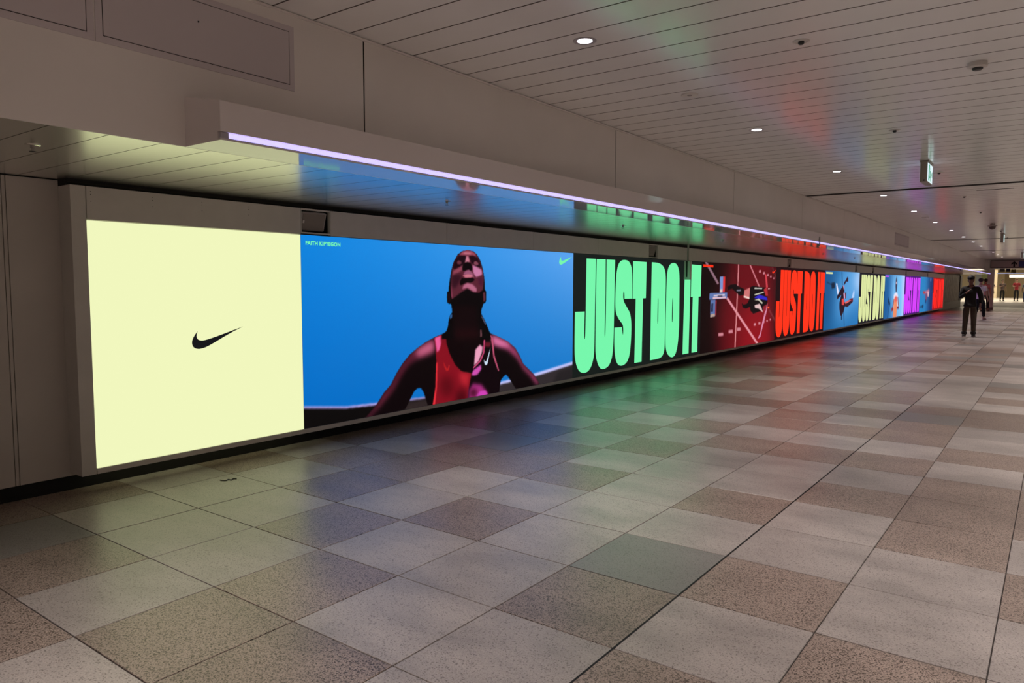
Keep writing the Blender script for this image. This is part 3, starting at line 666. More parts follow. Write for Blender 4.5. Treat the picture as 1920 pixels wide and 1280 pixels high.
def picture(name, parent, W, H, nx, ny, base, shapes, smul=1.0, clip=None):
    """a lit picture: fine grid whose corners carry the colours of the shapes laid over each other"""
    ux = np.linspace(0, W, nx + 1); uy = np.linspace(0, H, ny + 1)
    gx, gy = np.meshgrid(ux, uy)
    img = base(gx / W, gy / H)
    dx = W / nx; dy = H / ny
    sil = None
    if clip:        # everything painted after the figure's outline stays inside the figure
        sil = np.zeros(gx.shape)
        for k in clip: sil = np.maximum(sil, inside(gx, gy, shapes[k][0]).astype(float))
        sil = blur(sil, 0.5)
    for n_s, (pts, col, soft, alpha) in enumerate(shapes):
        msk = np.zeros(gx.shape)
        for ox, oy in ((-.25, -.25), (.25, -.25), (-.25, .25), (.25, .25)):
            msk += inside(gx + ox * dx, gy + oy * dy, pts)
        msk = blur(msk / 4.0, (soft if soft < .018 else soft * 1.5) * smul / dy * 0.6) * alpha
        if sil is not None and n_s > clip[0]: msk = msk * sil
        img = img * (1 - msk[..., None]) + np.array(col, float) * msk[..., None]
    img = np.clip(img, 0, 255) / 255.0
    li = np.where(img <= 0.04045, img / 12.92, ((img + 0.055) / 1.055) ** 2.4)
    n = (nx + 1) * (ny + 1)
    co = np.zeros((n, 3)); co[:, 0] = 0.0012; co[:, 1] = gx.ravel(); co[:, 2] = gy.ravel()
    ii = np.arange(n).reshape(ny + 1, nx + 1)
    q = np.stack((ii[:-1, :-1], ii[:-1, 1:], ii[1:, 1:], ii[1:, :-1]), -1).reshape(-1, 4)
    me = bpy.data.meshes.new(name)
    me.vertices.add(n); me.vertices.foreach_set('co', co.ravel())
    me.loops.add(q.size); me.loops.foreach_set('vertex_index', q.ravel().astype(np.int32))
    me.polygons.add(len(q)); me.polygons.foreach_set('loop_start', np.arange(0, q.size, 4, dtype=np.int32))
    me.update(calc_edges=True)
    at = me.color_attributes.new('lit', 'FLOAT_COLOR', 'POINT')
    c4 = np.ones((n, 4)); c4[:, :3] = li.reshape(-1, 3)
    at.data.foreach_set('color', c4.ravel())
    me.materials.append(M['picture'])
    return link(name, me, None, parent)
mp_ = mat('lit_picture', (0.005, 0.005, 0.005), 0.6, 0.12, emis=(1, 1, 1), estr=1.0)
ca = mp_.node_tree.nodes.new('ShaderNodeVertexColor'); ca.layer_name = 'lit'
mp_.node_tree.links.new(ca.outputs['Color'], mp_.node_tree.nodes['Principled BSDF'].inputs['Emission Color'])
M['picture'] = mp_

H_SCR = Z_S1 - Z_S0
def screen(i, label, m):
    if i < 0: y0, w = 2.271, Y_SCR0 - 2.271
    else: y0, w = Y_SCR0 + L_SCR * i, L_SCR
    r = empty('advertising_screen', (X_SCR - 0.028, y0, Z_S0))
    tag(r, label, 'screen', 'advertising screens in the display wall')
    box_obj('panel', m, 0.0, 0.0265, 0.001, w - 0.001, 0.0, H_SCR - 0.001, r)
    face = empty('face', (0.0268, 0.0, 0.0)); face.parent = r
    bpy.data.objects.remove(face)
    return r, w
def on(r, o):
    o.location = (0.0268, 0, 0); return o

M['yellow'] = glow('screen_yellow', (241, 247, 190))
M['ink'] = mat('screen_black_mark', (0.005, 0.005, 0.005), 0.6, 0.12, emis=lin((22, 22, 25)))
M['green'] = glow('screen_green', (118, 247, 172)); M['red'] = glow('screen_red', (255, 52, 24)); M['lime'] = glow('screen_lime', (222, 232, 164))
M['violet'] = glow('screen_violet', (219, 66, 255)); M['red2'] = glow('screen_red_far', (255, 34, 30))
M['dark_green'] = mat('screen_dark', (0.005, 0.005, 0.005), 0.6, 0.12, emis=lin((22, 28, 26)))
M['dark_red'] = mat('screen_dark_red', (0.005, 0.005, 0.005), 0.6, 0.12, emis=lin((30, 12, 16)))
M['dark_navy'] = mat('screen_dark_navy', (0.005, 0.005, 0.005), 0.6, 0.12, emis=lin((30, 27, 38)))
M['dark_violet'] = glow('screen_dark_violet', (74, 16, 120)); M['dark_red2'] = glow('screen_deep_red', (150, 14, 22))

r, w = screen(-1, 'square pale yellow screen with one black tick logo, nearest the camera', M['yellow'])
on(r, link('logo', flat_mesh('logo', [[rounded(SWOOSH_BLACK)]]), M['ink'], r))

def letters(r, m, sx=1.0):
    for k, loops in JUST.items():
        loops = [rounded(lp) for lp in loops]
        ch = 'T' if k == 'T2' else k
        on(r, link('letter', flat_mesh('letter_' + ch, [loops]), m, r))

def blue_base(u, v):
    a = np.array((14, 132, 222.)); b = np.array((92, 164, 240.)); c = np.array((2, 108, 198.)); d = np.array((24, 120, 200.))
    top = a[None, None] * (1 - u[..., None]) + b[None, None] * u[..., None]
    bot = c[None, None] * (1 - u[..., None]) + d[None, None] * u[..., None]
    t = np.clip(v[..., None] * 1.05, 0, 1) ** 1.2
    img = bot * (1 - t) + top * t
    return img
r, w = screen(0, 'blue screen showing an athlete in a red vest looking up', M['dark_navy'])
on(r, picture('picture', r, w - 0.002, H_SCR - 0.001, 500, 212, blue_base, ATHLETE, clip=ATH_CLIP))
on(r, link('logo', flat_mesh('logo', [[rounded(SWOOSH_GREEN)]], 0.003), M['green'], r))
def text_mesh(body, name, width, height, offset=0.0):
    cu = bpy.data.curves.new(name, 'FONT'); cu.body = body; cu.size = 1.0; cu.offset = offset; cu.space_character = 1.08
    o = bpy.data.objects.new(name, cu); C.objects.link(o)
    bpy.context.view_layer.update()
    me = bpy.data.meshes.new_from_object(o.evaluated_get(bpy.context.evaluated_depsgraph_get()))
    bpy.data.objects.remove(o)
    xs = [v.co.x for v in me.vertices]; zs = [v.co.y for v in me.vertices]
    x0, x1, z0, z1 = min(xs), max(xs), min(zs), max(zs)
    for v in me.vertices:
        v.co = Vector((0.003, (v.co.x - x0) / (x1 - x0) * width, (v.co.y - z0) / (z1 - z0) * height))
    return me
tm = link('lettering', text_mesh('FAITH KIPYEGON', 'lettering', 0.385, 0.036, 0.042), M['green'], r)
tm.location = (0.0268, 0.05, 1.607)

r, w = screen(1, 'black screen with giant green capital letters JUST DO IT', M['dark_green'])
letters(r, M['green'])

def track_base(u, v):
    a = np.array((20, 8, 9.)); b = np.array((92, 18, 26.))
    t = np.clip((u[..., None] - 0.12) * 1.5, 0, 1)
    return a * (1 - t) + b * t
r, w = screen(2, 'dark red screen showing an athlete over a running track from above', M['dark_red'])
on(r, picture('picture', r, w - 0.002, H_SCR - 0.001, 260, 160, track_base, TRACK))
on(r, link('logo', flat_mesh('logo', [[rounded(SW_RED)]], 0.003), M['red'], r))
def small_line(r, m, y0, y1, z0, z1, n):
    q = []; u = y0
    rr = random.Random(5)
    for i in range(n):
        wd = (y1 - y0) / n
        q.append([[(u + wd * 0.08, z0), (u + wd * 0.9, z0), (u + wd * 0.9, z1), (u + wd * 0.08, z1)]]); u += wd
    on(r, link('small_lettering', flat_mesh('small_lettering', q, 0.003), m, r))
small_line(r, M['red'], 0.07, 0.56, 1.602, 1.648, 13)

r, w = screen(3, 'black screen with giant red capital letters JUST DO IT, beside the track picture', M['dark_red'])
letters(r, M['red'])

def diver_base(u, v):
    a = np.array((22, 92, 146.)); b = np.array((40, 122, 190.))
    t = u[..., None]; return a * (1 - t) + b * t
r, w = screen(4, 'sky blue screen showing a leaping athlete with arms and legs flung out', M['dark_navy'])
on(r, picture('picture', r, w - 0.002, H_SCR - 0.001, 190, 150, diver_base, DIVER, 0.6))
small_line(r, M['lime'], 0.10, 0.85, 1.60, 1.65, 11)
r, w = screen(5, 'black screen with giant lime capital letters JUST DO IT', M['dark_navy'])
letters(r, M['lime'])
def run_base(u, v):
    a = np.array((24, 96, 160.)); b = np.array((150, 192, 246.)); t = np.clip(u[..., None] * 1.1, 0, 1)
    return a * (1 - t) + b * t
r, w = screen(6, 'light blue screen showing a figure in an orange and white top', M['dark_navy'])
on(r, picture('picture', r, w - 0.002, H_SCR - 0.001, 160, 130, run_base, RUNNER, 0.45))
small_line(r, M['violet'], 0.10, 0.75, 1.60, 1.65, 9)
r, w = screen(7, 'dark screen with giant violet capital letters JUST DO IT', M['dark_violet'])
letters(r, M['violet'])
def leap_base(u, v):
    a = np.array((38, 132, 196.)); b = np.array((26, 60, 116.)); t = u[..., None]
    return a * (1 - t) + b * t
r, w = screen(8, 'deep blue screen showing a small curled athlete, second from the far end', M['dark_navy'])
on(r, picture('picture', r, w - 0.002, H_SCR - 0.001, 140, 110, leap_base, LEAPER, 0.45))
r, w = screen(9, 'deep red screen with giant red capital letters JUST DO IT, at the far end', M['dark_red2'])
letters(r, M['red2'])

# ------------------------------------------------------------------ tilted units in niches of the frame head
def niche_unit(uy, label):
    r = empty('recessed_speaker', (X_SCR - 0.03, uy, 1.857))
    tag(r, label, 'speaker', 'tilted grey boxes in the frame head')
    t = MB()
    t.box(-0.125, -0.12, -0.002, 0.314, 0.008, 0.222); t.box(-0.12, 0.0, -0.002, 0.002, 0.008, 0.222); t.box(-0.12, 0.0, 0.310, 0.314, 0.008, 0.222)
    t.box(-0.12, 0.0, -0.002, 0.314, 0.004, 0.008); t.box(-0.12, 0.0, -0.002, 0.314, 0.216, 0.2205)
    t.build('niche', M['black'], r)
    s = MB()
    s.box(0.0, 0.030, 0.0, 0.31, 0.008, 0.020); s.box(0.0, 0.030, 0.0, 0.31, 0.208, 0.222)
    s.box(0.0, 0.030, -0.003, 0.003, 0.008, 0.222); s.box(0.0, 0.030, 0.307, 0.313, 0.008, 0.222)
    s.build('niche_rim', M['frame'], r)
    b = MB(); b.box(-0.07, 0.0, -0.128, 0.128, -0.084, 0.084, 0.008)
    bo = b.build('tilted_box', M['grey_plastic'], r, (0.000, 0.148, 0.113))
    bo.rotation_euler = (0.0, math.radians(17), math.radians(-4))
    f = MB(); f.box(0.0, 0.003, -0.112, 0.112, -0.072, 0.072, 0.001)
    f.build('grille', mat('speaker_grille', (0.24, 0.205, 0.185), 0.6, 0.3), bo)
    MB().box(0.003, 0.006, -0.108, -0.092, -0.012, 0.012).build('badge', M['white_paint'], bo)
    return r
u0 = niche_unit(UNIT_Y[0], 'tilted grey box in a dark niche above the yellow and blue screens')
for uy, lb in zip(UNIT_Y[1:], ('tilted grey box in a niche above the green lettering', 'tilted grey box in a niche above the nearer red lettering',
                               'tilted grey box in a niche above the leaping athlete', 'tilted grey box in a niche above the lime lettering',
                               'tilted grey box in a niche above the violet lettering', 'tilted grey box in a niche above the small curled athlete')):
    c = copy_tree(u0); c.location.y = uy; c['label'] = lb

# small hanging box in front of the green lettering
hb = empty('hanging_box', (-5.16, 12.02, 1.525))
tag(hb, 'small grey slotted box hanging on a rod before the green letter T', 'box')
MB().box(-0.055, 0.055, -0.04, 0.04, 0.0, 0.315, 0.003).build('housing', M['frame'], hb)
MB().box(-0.012, 0.012, -0.043, -0.039, 0.04, 0.315).build('slot', M['gap'], hb)
MB().cyl((0, 0, 0.4575), 0.016, 0.016, 0.285, 14).build('rod', M['grey_plastic'], hb)
cl = empty('bracket', (X_BOX + 0.004, 13.10, Z_SOF - 0.03))
tag(cl, 'small dark bracket clipped over the strip light', 'bracket')
MB().box(0.0, 0.012, -0.02, 0.02, 0.0, 0.11, 0.002).build('plate', M['grey_plastic'], cl)
MB().cyl((0.006, 0.0, 0.13), 0.008, 0.008, 0.05, 10).build('pin', M['grey_plastic'], cl)

# ------------------------------------------------------------------ hatches in the upright band
def hatch(y0, y1, z0, z1, label, key=True):
    r = empty('access_hatch', (X_FAS, (y0 + y1) / 2, z0)); tag(r, label, 'hatch', 'access hatches in the upright band')
    w = (y1 - y0) / 2; h = z1 - z0; b = 0.031
    f = MB()
    f.box(0, 0.004, -w, w, 0, b); f.box(0, 0.004, -w, w, h - b, h); f.box(0, 0.004, -w, -w + b, b, h - b); f.box(0, 0.004, w - b, w, b, h - b)
    f.build('frame', M['hatch'], r)
    MB().box(0.0, 0.0012, -w + b, w - b, b, h - b).build('gap', M['black'], r)
    MB().box(0.0012, 0.005, -w + b + 0.004, w - b - 0.004, b + 0.004, h - b - 0.004).build('door', M['hatch'], r)
    if key: MB().cyl((0.0055, -0.04, h * 0.63), 0.004, 0.004, 0.004, 10, 'X').build('keyhole', M['black'], r)
    return r
hatch(1.626, 2.718, 2.537, 2.897, 'beige access hatch with thin black joint, right above the bulkhead end')
hatch(0.528, 1.620, 2.537, 2.897, 'beige access hatch cut by the left edge of the picture')
hatch(22.1, 24.4, 2.53, 2.87, 'far access hatch in the upright band beyond the violet reflections', False)

# ------------------------------------------------------------------ recessed downlights
M['lamp'] = mat('downlight_lens', (0.9, 0.9, 0.9), 0.4, emis=(1.0, 0.93, 1.0), estr=9.0)
M['ring'] = mat('downlight_ring', (0.42, 0.38, 0.40), 0.3, 0.5)
dl = empty('downlight', (-2.49, 4.11, Z_CEIL))
tag(dl, 'lit round recessed ceiling downlight, nearest of the row', 'light', 'round downlights in the high ceiling')
MB().lathe([(0.062, 0.0), (0.075, 0.0), (0.075, -0.003), (0.064, -0.0035), (0.062, -0.002)], n=32).build('trim_ring', M['ring'], dl)
MB().lathe([(0.0625, 0.002), (0.0625, -0.0015), (0.035, -0.0025), (0.004, -0.003)], n=32).build('lens', M['lamp'], dl)
def lamp(x, y, k=0.9, cone=86):
    d = bpy.data.lights.new('downlight_lamp', 'SPOT'); d.energy = LAMP_POWER * k; d.color = LAMP_COLOUR
    d.spot_size = math.radians(cone); d.spot_blend = 1.0; d.shadow_soft_size = 0.05
    o = bpy.data.objects.new('downlight_lamp', d); C.objects.link(o); o.location = (x, y, Z_CEIL - 0.02)
    return o
ORD = ('second', 'third', 'fourth', 'fifth', 'sixth', 'seventh', 'eighth', 'ninth', 'tenth', 'eleventh', 'twelfth', 'thirteenth')
ypos = [4.11 + 3.312 * k for k in range(14)]
LIT = [True] * 10 + [True] * 4
for k, yv in enumerate(ypos):
    lamp(-2.49, yv)
    if k == 0: continue
    if k == 10: continue
    c = copy_tree(dl); c.location.y = yv
    c['label'] = 'lit round recessed ceiling downlight, %s from the camera' % ORD[min(k, 11) - 1] if k < 12 else 'lit round recessed ceiling downlight, %s' % ('last but one of the row' if k == 12 else 'last of the row at the far end')
for k in range(-2, 15):  # added lamp row out of view, brightens the floor and ceiling
    lamp(0.8, 4.11 + 3.312 * k, 1.38, 120)
    if 0 <= k < 13:
        c = copy_tree(dl); c.location = (0.8, 4.11 + 3.312 * k, Z_CEIL)
        c['label'] = 'added round downlight of an unseen right row, %s from the camera' % (('nearest',) + ORD)[k]
lamp(-2.49, 0.80); lamp(-2.49, -2.2)

# ------------------------------------------------------------------ small things on the high ceiling
def sensor(y, label, x=-1.385):
    r = empty('ceiling_sensor', (x, y, Z_CEIL)); tag(r, label, 'sensor', 'small dark sensors along the high ceiling')
    MB().lathe([(0.052, 0.0), (0.052, -0.004), (0.036, -0.006), (0.034, -0.004)], n=24).build('plate', M['white_paint'], r)
    MB().lathe([(0.018, -0.002), (0.019, -0.014), (0.014, -0.022), (0.004, -0.025)], n=20).build('lens', M['dark_plastic'], r)
    return r
s0 = sensor(4.925, 'small ceiling sensor with dark dome, nearest of the row')
for k in range(1, 8):
    c = copy_tree(s0); c.location.y = 4.925 + 3.357 * k + (0 if k != 1 else -0.04)
    c['label'] = 'small ceiling sensor with dark dome, %s of the row from the camera' % ORD[k - 1]
r = empty('ceiling_disc', (-2.484, 5.75, Z_CEIL)); tag(r, 'flat round cover disc between the two nearest downlights', 'cover')
MB().lathe([(0.068, 0.0), (0.068, -0.004), (0.062, -0.007), (0.005, -0.007)], n=32).build('plate', M['white_paint'], r)
MB().lathe([(0.02, -0.007), (0.02, -0.009), (0.006, -0.010)], n=16).build('centre_screw', M['grey_plastic'], r)
c = copy_tree(r); c.location = (-2.49, 18.99, Z_CEIL); c['label'] = 'flat round cover disc near the fifth downlight'
r = empty('smoke_detector', (-0.525, 6.11, Z_CEIL)); tag(r, 'round white smoke detector with dark slot, top right', 'detector')
MB().lathe([(0.060, 0.0), (0.062, -0.03), (0.052, -0.036), (0.03, -0.037)], n=32).build('base', M['white_paint'], r)
MB().lathe([(0.033, -0.030), (0.034, -0.044), (0.025, -0.052), (0.006, -0.054)], n=24).build('chamber', M['dark_plastic'], r)

M['exit_white'] = glow('exit_sign_white', (226, 246, 250), 1.0)
M['exit_green'] = glow('exit_sign_green', (30, 150, 110), 1.0)
M['exit_case'] = mat('exit_sign_case', (0.30, 0.25, 0.20), 0.45)
def exit_sign(x, y, label, side=1):
    r = empty('exit_sign', (x, y, Z_CEIL)); tag(r, label, 'sign', 'lit exit signs hanging from the high ceiling')
    MB().box(-0.04, 0.04, 0.0, 0.46, -0.262, -0.012, 0.004).build('case', M['exit_case'], r)
    MB().box(-0.05, 0.05, 0.02, 0.44, -0.014, 0.0).build('mount', M['exit_case'], r)
    for s in (-1, 1):
        x0, x1 = (0.040, 0.043) if s > 0 else (-0.043, -0.040)
        f = MB().box(x0, x1, 0.02, 0.44, -0.25, -0.03).build('lit_face', M['exit_white'], r)
        xe = 0.0445 * s
        g = MB()
        a, b = sorted((0.043 * s, xe))
        # running figure and door
        g.prism([(0.10, -0.24), (0.18, -0.24), (0.18, -0.04), (0.10, -0.04)], a, b)
        g.prism([(0.245, -0.075), (0.27, -0.06), (0.285, -0.085), (0.26, -0.10)], a, b)
        g.prism([(0.22, -0.105), (0.275, -0.11), (0.265, -0.17), (0.30, -0.225), (0.28, -0.235), (0.245, -0.18), (0.21, -0.205), (0.20, -0.19), (0.235, -0.155)], a, b)
        g.prism([(0.34, -0.14), (0.40, -0.10), (0.40, -0.18)], a, b)
        g.build('pictogram', M['exit_green'], f)
    MB().sph((0.008, 0.0, -0.245), 0.010).build('test_button', M['dark_plastic'], r)
    return r
e0 = exit_sign(-1.405, 10.39, 'lit exit sign with green figure hanging from ceiling, nearest')
c = copy_tree(e0); c.location.y = 26.1; c['label'] = 'lit exit sign hanging beyond the dome camera, second'
c = copy_tree(e0); c.location = (-1.42, 41.5, Z_CEIL); c['label'] = 'farthest lit exit sign at the right picture edge'

r = empty('dome_camera', (-1.38, 21.75, Z_CEIL)); tag(r, 'dark dome surveillance camera hanging from the ceiling bracket', 'camera')
MB().lathe([(0.055, 0.0), (0.055, -0.05), (0.10, -0.055), (0.10, -0.075), (0.07, -0.08)], n=24).build('bracket', M['grey_plastic'], r)
MB().lathe([(0.068, -0.07), (0.070, -0.11), (0.055, -0.14), (0.03, -0.155), (0.005, -0.16)], n=24).build('dome', mat('smoked_dome', (0.09, 0.07, 0.065), 0.15, 0.5), r, smooth=True)

# sprinklers in the low ceiling
def sprinkler(x, y, label):
    r = empty('sprinkler', (x, y, Z_SOF)); tag(r, label, 'sprinkler', 'sprinklers in the low ceiling')
    MB().lathe([(0.036, 0.0), (0.036, -0.003), (0.030, -0.006), (0.010, -0.006)], n=24).build('rose', M['soffit'], r)
    b = MB(); b.lathe([(0.010, -0.006), (0.012, -0.014), (0.007, -0.018)], n=14)
    b.box(-0.012, -0.009, -0.002, 0.002, -0.032, -0.008); b.box(0.009, 0.012, -0.002, 0.002, -0.032, -0.008)
    b.build('body', M['grey_plastic'], r)
    MB().lathe([(0.016, -0.032), (0.017, -0.034), (0.004, -0.035)], n=18).build('deflector', M['dark_plastic'], r)
    return r
p0 = sprinkler(-4.19, 1.568, 'small sprinkler in the low ceiling at the far left')
for x, y, lb in ((-4.15, 4.654, 'small sprinkler in the low ceiling above the blue screen'), (-4.13, 7.72, 'small sprinkler amid the green reflections'),
                 (-4.15, 10.98, 'small sprinkler in the low ceiling past the green reflections'), (-4.15, 16.93, 'small sprinkler amid the red reflections'),
                 (-4.14, 19.96, 'small sprinkler in the low ceiling beyond the red reflections')):
    c = copy_tree(p0); c.location = (x, y, Z_SOF); c['label'] = lb

# a twist of black string on the floor
cu = bpy.data.curves.new('string', 'CURVE'); cu.dimensions = '3D'; cu.bevel_depth = 0.0035; cu.bevel_resolution = 2
sp = cu.splines.new('BEZIER')
pts = [(-0.03, -0.02), (0.012, 0.0), (0.0, 0.028), (0.03, 0.035), (0.012, 0.055), (0.032, 0.075)]
sp.bezier_points.add(len(pts) - 1)
for b, p in zip(sp.bezier_points, pts):
    b.co = (p[0], p[1], 0.004); b.handle_left_type = b.handle_right_type = 'AUTO'
so = bpy.data.objects.new('string_tmp', cu); C.objects.link(so); bpy.context.view_layer.update()
sme = bpy.data.meshes.new_from_object(so.evaluated_get(bpy.context.evaluated_depsgraph_get())); bpy.data.objects.remove(so)
o = link('black_string', sme, M['dark_plastic'], None, (-4.80, 2.95, 0.0))
tag(o, 'small twist of black string on the tile before the yellow screen', 'string')


# ------------------------------------------------------------------ far end of the corridor and the hall beyond
wl2 = MB(); wl2.box(X_WALL - 0.25, X_WALL - 0.02, 48.36, 59.6, 0.0, Z_SOF + 0.02)
wl2 = wl2.build('wall_shutter', mat('shutter_back', (0.15, 0.13, 0.12), 0.6)); tag(wl2, 'wall of ribbed grey metal panels past the last red screen', 'wall', kind='structure')
nb = 27
M['rib'] = mat('ribbed_steel', (0.30, 0.27, 0.25), 0.42, 0.4, metal=0.3, noise=0.25, nscale=4)
for i in range(nb):
    a = 48.46 + i * (58.4 - 48.46) / nb; b = 48.46 + (i + 1) * (58.4 - 48.46) / nb; m_ = (a + b) / 2
    t = MB(); t.prism([(X_WALL - 0.02, a), (X_WALL - 0.01, a + 0.05), (X_WALL + 0.012, m_ - 0.07), (X_WALL + 0.012, m_ + 0.07), (X_WALL - 0.01, b - 0.05), (X_WALL - 0.02, b)], 0.45, 2.10, 'Z')
    t.build('panel', M['rib'], wl2)
child_box('plinth', mat('shutter_plinth', (0.14, 0.125, 0.12), 0.5), wl2, X_WALL - 0.02, X_WALL + 0.01, 48.46, 59.6, 0.0, 0.44)
child_box('jamb', mat('jamb_dark', (0.06, 0.05, 0.05), 0.5), wl2, X_WALL - 0.02, X_WALL + 0.06, 58.42, 59.6, 0.44, 2.12)

bm_ = box_obj('trim_6', M['fascia'], X_WALL - 0.25, X_RIGHT, Y_END, Y_END + 0.5, 2.46, Z_CEIL + 0.05)
tag(bm_, 'beige header beam across the far end of the corridor', 'beam', kind='structure')
child_box('side_panel', M['fascia'], bm_, X_WALL - 0.25, -3.36, Y_END - 0.01, Y_END + 0.5, Z_SOF + 0.005, 2.46)
ds = empty('direction_sign', (-3.30, Y_END - 0.02, 2.52)); tag(ds, 'long overhead direction sign with black arrow at the far end', 'sign')
M['signface'] = mat('sign_face', (0.42, 0.33, 0.315), 0.5, 0.3)
MB().box(0.0, 3.6, -0.03, 0.0, 0.0, 0.40).build('board', M['signface'], ds)
MB().box(-0.02, 3.62, -0.034, 0.0, 0.40, 0.425).build('top_edge', M['gap'], ds)
MB().box(-0.02, 3.62, -0.034, 0.0, -0.03, 0.0).build('bottom_edge', M['gap'], ds)
MB().box(-0.025, 0.0, -0.034, 0.0, 0.0, 0.40).build('left_edge', M['gap'], ds)
MB().prism([(1.11, 0.03), (1.19, 0.03), (1.19, 0.22), (1.29, 0.15), (1.29, 0.24), (1.15, 0.36), (1.01, 0.24), (1.01, 0.15), (1.11, 0.22)], -0.036, -0.03, 'Y').build('arrow', M['black'], ds)
MB().box(1.37, 1.68, -0.036, -0.03, 0.03, 0.36).build('blue_square', mat('sign_blue', (0.03, 0.04, 0.16), 0.4), ds)

Z_H = 0.2
rm = MB(); rm.prism([(59.0, -0.006), (65.5, Z_H), (65.5, -0.1), (59.0, -0.1)], -16.0, X_RIGHT, 'X')
tag(rm.build('floor_ramp', mat('ramp_stone', (0.24, 0.20, 0.19), 0.5, noise=0.05, nscale=3)), 'dull grey ramp rising from the corridor into the hall', 'floor', kind='structure')
hf = box_obj('floor_hall', mat('hall_floor_tile', (0.62, 0.58, 0.54), 0.3, noise=0.04), -16.0, X_RIGHT, 65.5, 98.0, 0.0, Z_H)
tag(hf, 'pale shiny floor of the bright hall at the far end', 'floor', kind='structure')
hc = box_obj('ceiling_hall', mat('hall_ceiling_paint', (0.60, 0.56, 0.50), 0.6), -16.0, X_RIGHT, Y_END + 0.5, 98.0, 3.12, 3.2)
tag(hc, 'pale ceiling of the bright hall at the far end', 'ceiling', kind='structure')
hb_ = box_obj('wall_hall', mat('hall_wall_cream', (0.62, 0.52, 0.34), 0.5, noise=0.05, nscale=1), -16.0, X_RIGHT, 97.0, 97.3, Z_H, 3.12)
tag(hb_, 'cream back wall of the bright hall at the far end', 'wall', kind='structure')
for x0, x1, m in ((-9.0, -8.1, mat('panel_ochre', (0.70, 0.60, 0.40), 0.5)), (-7.9, -7.6, mat('panel_white', (0.75, 0.75, 0.80), 0.4)),
                  (-7.5, -6.95, mat('panel_pale_blue', (0.42, 0.48, 0.56), 0.4)), (-6.9, -6.1, mat('panel_green', (0.35, 0.42, 0.20), 0.5)),
                  (-4.75, -3.85, mat('panel_brown', (0.33, 0.25, 0.13), 0.5)), (-2.9, -2.0, mat('panel_tan', (0.40, 0.32, 0.19), 0.5))):
    child_box('wall_panel', m, hb_, x0, x1, 96.95, 97.0, Z_H, 2.9)
tag(box_obj('wall_hall_left', mat('hall_wall_left', (0.5, 0.45, 0.36), 0.5), -16.1, -16.0, 59.0, 98.0, 0.0, 3.12), 'left wall of the bright hall at the far end', 'wall', kind='structure')
tag(box_obj('wall_hall_front', mat('hall_wall_front', (0.4, 0.36, 0.33), 0.5), -16.0, X_WALL - 0.02, 59.0, 59.6, 0.0, 3.12), 'wall beside the hall opening behind the ribbed panels', 'wall', kind='structure')
tag(box_obj('wall_hall_right', M['right'], X_RIGHT, X_RIGHT + 0.1, 59.0, 98.0, 0.0, 3.12), 'right wall of the bright hall at the far end', 'wall', kind='structure')

def column(x, y, w, label, m, ztop):
    r = empty('column', (x, y, 0.0)); tag(r, label, 'column')
    MB().box(-w/2, w/2, -w/2, w/2, 0.0, ztop, 0.01).build('shaft', m, r)
    MB().box(-w/2 - 0.01, w/2 + 0.01, -w/2 - 0.01, w/2 + 0.01, 0.0, 0.12).build('base', M['grey_plastic'], r)
    return r
column(-3.32, 53.35, 0.34, 'pale square pillar under the left end of the direction sign', mat('pillar_pale', (0.85, 0.80, 0.74), 0.35), 2.46)
column(-5.25, 90.0, 0.42, 'cream pillar far back in the bright hall', mat('pillar_cream', (0.72, 0.62, 0.44), 0.4), 3.12)

# three small boards under the header and a long light inside the hall
for x0, x1, z0, z1, col, lb in ((-3.25, -2.97, 2.38, 2.62, (0.36, 0.34, 0.35), 'small grey board hanging beyond the direction sign'),
                                (-2.89, -2.66, 2.38, 2.62, (0.05, 0.06, 0.13), 'small dark blue board hanging beyond the direction sign'),
                                (-2.61, -2.34, 2.33, 2.54, (0.42, 0.33, 0.10), 'small yellowish board hanging beyond the direction sign')):
    r = empty('hanging_board', ((x0 + x1) / 2, 60.0, z0)); tag(r, lb, 'sign')
    MB().box((x0 - x1) / 2, (x1 - x0) / 2, -0.03, 0.03, 0.0, z1 - z0, 0.003).build('board', mat('board', col, 0.5), r)
    for s in (-1, 1):
        MB().cyl((s * 0.09, 0, (z1 - z0 + 3.12 - z0) / 2), 0.008, 0.008, 3.12 - z1, 8).build('hanger', M['grey_plastic'], r)
r = empty('ceiling_light', (-2.6, 85.0, 2.23)); tag(r, 'long bright warm light fitting inside the far hall', 'light')
MB().box(-1.25, 1.6, -0.2, 0.2, 0.24, 0.30).build('housing', M['white_paint'], r)
MB().box(-1.2, 1.55, -0.18, 0.18, 0.0, 0.24).build('diffuser', mat('hall_light_diffuser', (0.9, 0.9, 0.9), 0.4, emis=(1.0, 0.86, 0.52), estr=1.5), r)
for s in (-1.0, 1.3):
    MB().cyl((s, 0, 0.59), 0.01, 0.01, 0.60, 8).build('hanger', M['grey_plastic'], r)
r = empty('light_rail', (-2.7, 60.6, 2.27)); tag(r, 'thin pale blue light rail over the hall opening', 'light')
MB().box(-0.75, 3.0, -0.03, 0.03, 0.0, 0.05).build('diffuser', mat('rail_diffuser', (0.8, 0.8, 0.8), 0.4, emis=(0.36, 0.40, 0.62), estr=0.8), r)
for s in (-0.6, 2.5): MB().cyl((s, 0, 0.45), 0.008, 0.008, 0.80, 8).build('hanger', M['grey_plastic'], r)


